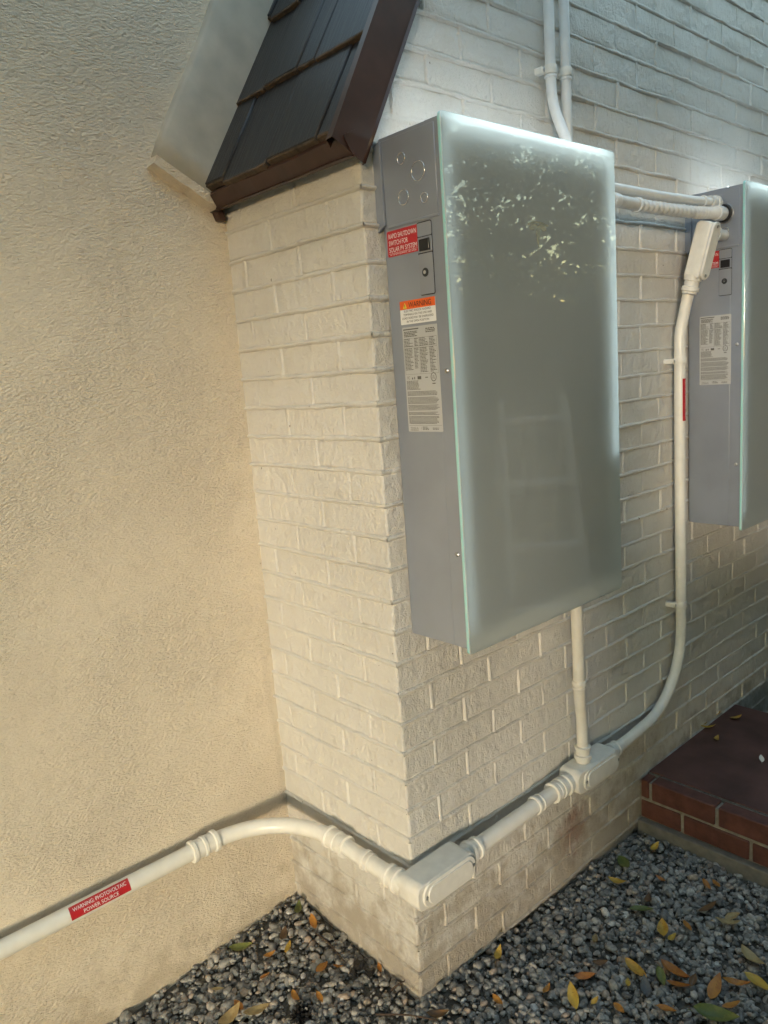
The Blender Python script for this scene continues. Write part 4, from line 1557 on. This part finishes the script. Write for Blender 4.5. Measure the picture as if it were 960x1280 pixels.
LEAVES = [
    (rc(150, 510), .040, 70, 'yellow', 'upright yellow leaf at the foot of the long brick wall'),
    (rc(410, 575), .048, 5, 'orange', 'flat orange leaf lying sideways, third from the wall corner'),
    (rc(375, 637), .062, 105, 'yellow', 'large bright yellow leaf standing out in the middle foreground gravel'),
    (rc(295, 620), .032, 60, 'orange', 'small orange leaf left of the large bright yellow leaf'),
    (rc(440, 465), .030, 80, 'tan', 'small tan leaf in mid gravel between the wall and the orange leaves'),
    (rc(510, 295), .050, -20, 'yellow', 'yellow green leaf near the brick wall below the tee box'),
    (rc(530, 240), .065, -60, 'green', 'dark green leaf in shade near the wall and the step'),
    (rc(620, 190), .036, 40, 'yellow', 'bright yellow leaf nearest the inner corner of the step'),
    (rc(640, 285), .030, -30, 'orange', 'small orange leaf in front of the step, nearest the wall'),
    (rc(565, 560), .068, -42, 'yellow', 'large golden leaf pointing down right, left of the orange pair'),
    (rc(645, 437), .052, 95, 'yellow', 'upright golden leaf in the middle of the right gravel'),
    (rc(670, 463), .030, 40, 'yellow', 'tiny yellow leaf touching the upright golden leaf'),
    (rc(718, 430), .042, -60, 'orange', 'brownish orange leaf right of the upright golden leaf'),
    (rc(680, 570), .080, -40, 'orange', 'biggest orange leaf, lying diagonally in the right foreground'),
    (rc(692, 603), .045, -10, 'orange', 'orange leaf tucked under the biggest orange leaf'),
    (rc(800, 610), .064, 65, 'orange', 'large brown orange leaf tilted up, right foreground'),
    (rc(865, 602), .055, -8, 'orange', 'flat orange leaf right of the large brown orange leaf'),
    (rc(838, 417), .058, -5, 'tan', 'long tan leaf lying flat in the right gravel'),
    (rc(852, 398), .036, 10, 'tan', 'small tan leaf just behind the long tan leaf'),
    (rc(775, 305), .034, -50, 'orange', 'orange leaf in front of the step footing, left of a pair'),
    (rc(805, 300), .036, -50, 'orange', 'orange leaf in front of the step footing, right of a pair'),
    (rc(930, 597), .062, -38, 'yellow', 'slender yellow leaf at the right edge of the gravel'),
    (rc(915, 530), .072, -45, 'tan', 'large faded beige leaf at the right edge of the gravel'),
    (rc(850, 665), .045, 20, 'orange', 'orange leaf above the green leaf at the bottom right'),
    (rc(805, 697), .085, -15, 'green', 'large green leaf at the bottom right of the gravel'),
    (rc(655, 675), .040, -20, 'orange', 'small orange leaf at the bottom edge, right of centre'),
    (rc(515, 677), .036, -50, 'orange', 'small orange leaf at the bottom edge, below the large yellow leaf'),
    (rc(440, 650), .022, 40, 'yellow', 'tiny yellow leaf right of the large bright yellow leaf'),
    (rc(540, 597), .026, 90, 'yellow', 'tiny upright yellow leaf under the large golden leaf'),
    (rc(455, 536), .034, 10, 'brown', 'brown leaf behind the flat sideways orange leaf'),
    (rc(150, 650), .034, -50, 'orange', 'orange leaf near the foot of the brick corner, right side'),
    (rc(592, 612), .052, 100, 'grey', 'dark grey leaf standing between the golden leaf and the biggest orange leaf'),
    (rc(638, 580), .045, -70, 'green', 'olive leaf at the left of the biggest orange leaf'),
    (rc(780, 372), .050, 20, 'brown', 'curled brown leaf behind the long tan leaf'),
    (rc(600, 345), .045, 80, 'brown', 'dark brown leaf in the shaded gravel before the step'),
    (rc(580, 380), .055, 0, 'green', 'dark olive leaf lying flat in the mid gravel'),
    (rc(735, 590), .034, 60, 'brown', 'thin brown leaf between the biggest orange leaf and the brown orange one'),
    (lc(725, 540), .058, 5, 'green', 'pale green leaf touching the foot of the stucco wall'),
    (lc(895, 425), .046, 80, 'green', 'green leaf in the inner corner of stucco and brick'),
    (lc(940, 465), .045, -70, 'orange', 'orange leaf in the inner corner against the brick return'),
    (lc(865, 540), .034, 70, 'yellow', 'narrow yellow leaf in the inner corner gravel'),
    (lc(810, 560), .030, 20, 'orange', 'rust orange leaf in the inner corner right of the pale green leaf'),
    (lc(885, 690), .036, -60, 'orange', 'orange leaf at the bottom left gravel, above the black cone'),
    (lc(690, 745), .055, 40, 'tan', 'tan leaf at the bottom edge, left one of the overlapping three'),
    (lc(770, 728), .062, 25, 'tan', 'long tan leaf at the bottom edge, right one of the overlapping three'),
    (lc(718, 716), .036, -50, 'orange', 'orange leaf on top of the overlapping three at the bottom edge'),
    (lc(655, 665), .028, 0, 'tan', 'small tan leaf in the left gravel below the pale green leaf'),
    (lc(850, 500), .036, 70, 'brown', 'brown leaf in the inner corner behind the narrow yellow leaf'),
    (lc(795, 625), .024, 30, 'orange', 'tiny orange leaf in the middle of the left gravel'),
    (mc(100, 745), .040, 50, 'orange', 'bright orange leaf left of the black scraps'),
    (mc(150, 742), .024, 5, 'orange', 'tiny orange leaf between the bright orange leaf and the black scraps'),
    (mc(95, 833), .030, -60, 'orange', 'small orange leaf right of the black cone'),
    (mc(275, 745), .024, -70, 'orange', 'tiny rust leaf against the brick return beside the black scraps'),
    (mc(450, 885), .050, 5, 'brown', 'rust brown leaf at the bottom edge below the brick corner'),
]
for (p, s, a, c, lab) in LEAVES:
    put_leaf(p[0], p[1], s, a, c, lab)
ZS = STOP + .004
put_leaf(*sc_(572, 212), .050, 50, 'yellow', 'yellow leaf on the step against the wall, lower one of a pair', ZS)
put_leaf(*sc_(645, 168), .038, 10, 'yellow', 'yellow leaf on the step near the wall, upper one of a pair', ZS)
put_leaf(*sc_(765, 185), .048, 15, 'yellow', 'yellow leaf farthest right on the back of the step', ZS)
put_leaf(*sc_(602, 244), .046, -5, 'yellow', 'flat yellow leaf on the step below the pair by the wall', ZS)
put_leaf(*sc_(650, 310), .034, 60, 'yellow', 'single yellow leaf lying nearest the front of the step', ZS)
p = put_leaf(*sc_(920, 432), .034, 100, 'tan', 'white petal on the step at the right edge', ZS, None)
p.name = 'fallen_petal'; p['category'] = 'petal'
p.data.materials.clear(); p.data.materials.append(MATS['petal'])

# black scraps, a dark seed cone, twigs
for k, (x, y, s) in enumerate(((450, 1207, .030), (462, 1214, .022), (441, 1216, .020))):
    bm = bmesh.new(); bmesh.ops.create_icosphere(bm, subdivisions=2, radius=s * .6)
    for v in bm.verts:
        q = v.co.copy()
        v.co *= 1 + .8 * noise.noise(q * 90 + Vector((k * 9, 0, 0)))
        v.co.z *= .5
    c = unproject(x, y, .012)
    o = mesh_obj('black_scrap', bm_mesh('black_scrap', bm), 'black_rubbish', None, c)
    tag(o, ['largest crumpled black scrap by the brick return', 'crumpled black scrap on the right of the three by the brick return', 'crumpled black scrap nearest the camera by the brick return'][k], 'scrap', 'black scraps')
cone = empty('seed_cone', unproject(375, 1270, .012), 'dark scaly seed cone lying on the gravel at the bottom edge', 'seed cone')
bm = bmesh.new()
for i in range(7):
    for k in range(9):
        a = 2 * math.pi * (k + .5 * (i % 2)) / 9
        r = .017 * math.sin(math.pi * (i + 1) / 8.5)
        cx = -.03 + i * .009
        pt = Vector((cx, r * math.cos(a), r * math.sin(a)))
        out = Vector((.5, math.cos(a), math.sin(a))).normalized() * .008
        sd = Vector((0, -math.sin(a), math.cos(a))) * .005
        vs = [bm.verts.new(q) for q in (pt * .6 - sd, pt * .6 + sd, pt + out + sd * .7, pt + out * 1.2, pt + out - sd * .7)]
        bm.faces.new(vs)
bmesh.ops.create_icosphere(bm, subdivisions=2, radius=.012, matrix=Matrix.Diagonal((2.4, 1, 1, 1)))
co = mesh_obj('scales', bm_mesh('scales', bm), 'black_rubbish', cone, cone.location)
co.rotation_euler = (.2, 0, .5)
for k, (a, b, lab) in enumerate((((470, 1268), (545, 1275), 'thin dark twig at the bottom edge below the brick corner'), ((385, 1160), (432, 1203), 'dark twig along the foot of the brick return'), ((488, 1238), (506, 1226), 'short dark twig beside the brick corner'))):
    A, B = unproject(*a, .016), unproject(*b, .018)
    M_ = (A + B) / 2 + Vector((.004, -.004, .006))
    o = sweep('twig', spline([A, M_, B], 5), [.0022] * 6 + [.0018] * 4 + [.0012], 'twig_bark', None, 7)
    tag(o, lab, 'twig', 'dark twigs')


# ------------------------------------------------------------------ garden behind the camera: mirrored things, and foliage added to shade sun and sky
def foliage(name, parent, clumps, n, leaf, mat='tree_leaf'):
    """many leaf-sized faces spread through ellipsoid clumps (centre, radii)"""
    w = np.array([c[1][0] * c[1][1] * c[1][2] for c in clumps]) ** .67
    w /= w.sum()
    ch = RNG.choice(len(clumps), n, p=w)
    C_ = np.array([c[0] for c in clumps])[ch]; Rd = np.array([c[1] for c in clumps])[ch]
    unit = lambda q: q / np.linalg.norm(q, axis=1, keepdims=True)
    d = unit(RNG.normal(size=(n, 3)))
    q = C_ + d * Rd * np.sqrt(RNG.uniform(.35, 1.0, (n, 1)))
    a = unit(RNG.normal(size=(n, 3))); b = unit(np.cross(a, RNG.normal(size=(n, 3))))
    L = leaf * RNG.uniform(.6, 1.3, (n, 1)); Wd = L * .42
    nn = np.cross(a, b) * L * .12
    V = np.stack([q - a * L / 2, q + b * Wd / 2 + nn, q + a * L / 2, q - b * Wd / 2 + nn], 1).reshape(-1, 3)
    F = np.arange(n * 4).reshape(n, 4)
    return mesh_obj(name, np_mesh(name, V, F, False), mat, parent)


def tree(name, label, base, trunk_h, clumps, n, leaf, r0=.12, lean=(0, 0)):
    t = empty(name, base, label, 'tree', 'garden trees')
    b = Vector(base)
    top = b + Vector((lean[0], lean[1], trunk_h))
    sweep('trunk', spline([b - Vector((0, 0, .1)), b + Vector((.04, .03, trunk_h * .35)), top], 6), [r0 * (1 - .05 * k) for k in range(13)], 'bark', t, 12)
    for c, rd in clumps:
        sweep('limb', spline([top - Vector((0, 0, .2)), (top + Vector(c)) / 2 + Vector((0, 0, .1)), Vector(c)], 4), [r0 * .42 * (1 - .1 * k) for k in range(9)], 'bark', t, 8)
    foliage('crown', t, clumps, n, leaf)
    return t


def hedge(label, p0, p1, h, n):
    """clipped hedge: opaque heart added to stop sky showing through, leaves all over its uneven skin"""
    A_, B_ = Vector((*p0, 0)), Vector((*p1, 0))
    t = empty('hedge', (A_ + B_) / 2, label, 'hedge')
    L = (B_ - A_).length
    k_ = max(3, int(L / .7))
    d = (B_ - A_).normalized(); w = Vector((-d.y, d.x, 0))
    bm = bmesh.new()
    nu, nv = k_ * 2, int(h / .35)
    rows = []
    prof = [(-.26, 0), ] + [(-.26, h * (q + 1) / nv - .25) for q in range(nv)] + [(.26, h * (nv - q) / nv - .25) for q in range(nv)] + [(.26, 0)]
    for i in range(nu + 1):
        c = A_ + d * (L * i / nu)
        rows.append([bm.verts.new(c + w * (o_ + .12 * noise.noise(Vector((c.x * 1.7, c.y * 1.7 + o_ * 9, z_ * 1.7)))) + Vector((0, 0, z_ + .1 * noise.noise(Vector((c.x * 2, c.y * 2, 7)))))) for o_, z_ in prof])
    for r0, r1 in zip(rows[:-1], rows[1:]):
        for q in range(len(prof) - 1):
            bm.faces.new((r0[q], r0[q + 1], r1[q + 1], r1[q]))
    bm.faces.new(rows[0]); bm.faces.new(rows[-1][::-1])
    mesh_obj('heart', bm_mesh('heart', bm), 'hedge_heart', t)
    cl = []
    for i in range(k_ + 1):
        for q in range(int(h / .8) + 1):
            c = A_ + d * (L * i / k_) + w * random.uniform(-.1, .1)
            cl.append(((c.x, c.y, .35 + q * .8 + random.uniform(-.1, .1)), (.48 * abs(d.x) + .42 * abs(w.x), .48 * abs(d.y) + .42 * abs(w.y), .55)))
    foliage('foliage', t, cl, n, .09)
    return t


a_ = SUN_AZ
def sunpt(t, s, z):
    """t metres towards the sun from the brick corner, s metres to the right across the beam"""
    return (-math.cos(a_) * t + math.sin(a_) * s, -math.sin(a_) * t - math.cos(a_) * s, z)


# added shrub in place of the camera operator, blocking low sun at right
sb = sunpt(2.4, .9, 0)
sh = empty('shade_shrub', (sb[0], sb[1], 0), 'added shrub shape blocking the low sun in place of the camera operator', 'shrub')
foliage('foliage', sh, [(sunpt(2.4, .62, .60), (.30, .20, .75)), (sunpt(2.4, .57, 1.40), (.14, .15, .50)), (sunpt(2.5, .98, .58), (.34, .30, .68)), (sunpt(2.6, 1.5, .58), (.42, .42, .68)), (sunpt(2.6, 2.3, .55), (.42, .45, .65))], 24000, .055)
for k in range(4):
    p = sunpt(2.5, .62 + .45 * k, 0)
    sweep('stem', [(p[0], p[1], -.1), (p[0] + .05, p[1], .25), (p[0], p[1] + .05, .5)], [.02, .016, .01], 'bark', sh, 8)
# added tree: its crown blocks the sun from the long wall's top
tb = sunpt(3.2, 2.5, 0)
tree('garden_tree', 'unseen tree added towards the sun so its crown shades the top of the wall', (tb[0], tb[1], 0), 2.2,
     [(sunpt(3.1, .48, 2.98), (.6, .55, .60)), (sunpt(3.2, 1.2, 3.0), (.7, .7, .66)), (sunpt(3.2, 2.1, 3.1), (.8, .8, .8)), (sunpt(3.3, 1.2, 3.6), (.9, 1.1, .7)), (sunpt(3.3, 2.9, 3.3), (.9, 1.0, .9))], 17000, .10, .07)
# added tree over the side yard, cutting the sky to a strip
tree('garden_tree', 'unseen tree added over the side yard, its long high crown cutting off the sky', (1.6, -2.75, 0), 2.8,
     [((-2.8 + 1.05 * k, (-2.32 if k < 4 else -2.28) + random.uniform(-.1, .1), (3.42 if k < 5 else 3.72) + random.uniform(-.1, .1)), (.85, .95, .42)) for k in range(11)], 34000, .12, .12)
tree('garden_tree', 'unseen tree added on the left to block the sky over the stucco corner', (-4.6, .2, 0), 3.0,  # added crown, blocks the overhead sky left of the corner
     [((-4.6 + 1.0 * k, -.35 + .1 * (k % 2) + dy, 4.0 + .12 * (k % 2)), (.8, .75, .42)) for k in range(4) for dy in (0, .75)], 22000, .12, .10)
# hedge and trees added to block horizon sky, with a gap for the sun
hedge('unseen hedge added on the left to block low sky, beside the sun gap', (-5.9, 1.2), (-5.9, -1.35), 4.6, 16000)
ft_ = sunpt(15.0, -4.6, 0)  # added far crowns, fading the sun up the stucco wall
tree('garden_tree', 'unseen distant tree added to dim the sun on the upper stucco wall', (ft_[0], ft_[1], 0), 3.0,
     [(sunpt(15.0, -4.4 + .85 * k, 3.65 + (.80 if k > 3 else 0)), (1.1, 1.1, 1.1)) for k in range(6)] + [(sunpt(15.4, -3.6 + 1.3 * k, 5.3), (1.3, 1.3, 1.2)) for k in range(4)], 16000, .26, .18)
tg = sunpt(7.0, -2.6, 0)  # added crowns framing the sun gap, blocking sky around it
tree('garden_tree', 'unseen tree added over the hedge gap on the left to block the sky', (tg[0], tg[1], 0), 3.4,
     [(sunpt(7.0, -2.4 + .95 * k, 4.55 + .1 * (k % 2)), (.8, .75, .85)) for k in range(6)] + [(sunpt(7.4, -1.8 + 1.2 * k, 5.8), (1., .9, .9)) for k in range(4)] + [(sunpt(7.0, 2.6, 3.0 - .95 * k), (.7, .75, .8)) for k in range(3)] + [(sunpt(6.6, 3.6, 3.0 - .95 * k), (.7, .75, .8)) for k in range(3)], 42000, .12, .14)
rs = empty('shade_shrub', (2.75, -.5, 0), 'unseen dark shrub added beyond the step to block low sky', 'shrub')  # added out of view, keeps low sky off the wall's right end
foliage('foliage', rs, [((2.55, -.45, .35), (.32, .36, .42)), ((3.0, -.5, .6), (.45, .42, .7)), ((2.75, -.45, 1.3), (.45, .40, .6))], 14000, .06)
sweep('stem', [(2.75, -.5, -.1), (2.7, -.5, .3), (2.72, -.55, .6)], [.03, .02, .012], 'bark', rs, 8)
# far hedge added to block low front sky, mirrored in the glass fronts
hedge('dense hedge added along the far side of the yard to block low sky', (-1.2, -3.2), (8.2, -3.2), 2.3, 30000)
hedge('hedge added to close off the sky at the right end of the yard', (6.4, -3.0), (6.4, 1.0), 4.2, 14000)  # added to shut out sky at the right end
# glossy leaved trees behind the hedge, sky glinting through their crowns
tree('garden_tree', 'glossy leaved tree rising behind the hedge, mirrored in the glass fronts', (4.3, -3.9, 0), 2.0,
     [((2.0 + .72 * k, -3.85 + .25 * (k % 2), z) , (.55, .4, .42)) for k in range(8) for z in (2.35, 2.95, 3.5)], 15500, .10, .10)
tree('garden_tree', 'dark tree behind the left part of the far hedge', (-.4, -4.0, 0), 2.0,
     [((-2.0 + .9 * k, -3.95, 2.8 + .3 * (k % 2)), (.75, .5, .75)) for k in range(5)], 16000, .12, .10)
# aluminium step ladder mirrored in the first glass front
lad = empty('step_ladder', (1.75, -1.28, 0), 'aluminium step ladder standing in the yard facing the batteries', 'ladder')
La, Lb = Vector((1.715, -1.452, 1.40)), Vector((1.946, -1.263, 1.40))
Ba, Bb = Vector((1.545, -1.290, .152)), Vector((1.845, -1.055, .152))
for a, b in ((La, Ba), (Lb, Bb)):
    d = (b - a).normalized()
    u = (Lb - La).normalized(); w = d.cross(u).normalized()
    bm = bmesh.new()
    q = [bm.verts.new(p + u * su * .013 + w * sw * .030 - (a + b) / 2) for p in (a, b) for su, sw in ((-1, -1), (1, -1), (1, 1), (-1, 1))]
    for f in ((0, 1, 2, 3), (7, 6, 5, 4), (0, 4, 5, 1), (1, 5, 6, 2), (2, 6, 7, 3), (3, 7, 4, 0)):
        bm.faces.new([q[i] for i in f])
    mesh_obj('stile', bm_mesh('stile', bm), 'ladder_aluminium', lad, (a + b) / 2)
for k in range(4):
    t = .085 + k * .235
    a, b = La.lerp(Ba, t), Lb.lerp(Bb, t)
    u = (b - a).normalized(); w = Vector((0, 0, 1)); f_ = u.cross(w)
    bm = bmesh.new()
    q = [bm.verts.new(p + f_ * su * .036 + w * sw * .012 - (a + b) / 2) for p in (a, b) for su, sw in ((-1, -1), (1, -1), (1, 1), (-1, 1))]
    for f in ((0, 1, 2, 3), (7, 6, 5, 4), (0, 4, 5, 1), (1, 5, 6, 2), (2, 6, 7, 3), (3, 7, 4, 0)):
        bm.faces.new([q[i] for i in f])
    mesh_obj('tread', bm_mesh('tread', bm), 'ladder_aluminium', lad, (a + b) / 2)
ft = (La + Lb) / 2
back = (u.cross(Vector((0, 0, 1)))).normalized()
if (ft + back - (Ba + Bb) / 2).length < (ft - back - (Ba + Bb) / 2).length:
    back = -back
for a in (La, Lb):
    e = Vector((a.x, a.y, 0)) + back * .52
    e.z = .0 if e.x < 1.05 or e.x > 1.8 else .153
    sweep('rear_leg', [a - Vector((0, 0, .05)), e], .014, 'ladder_aluminium', lad, 8)
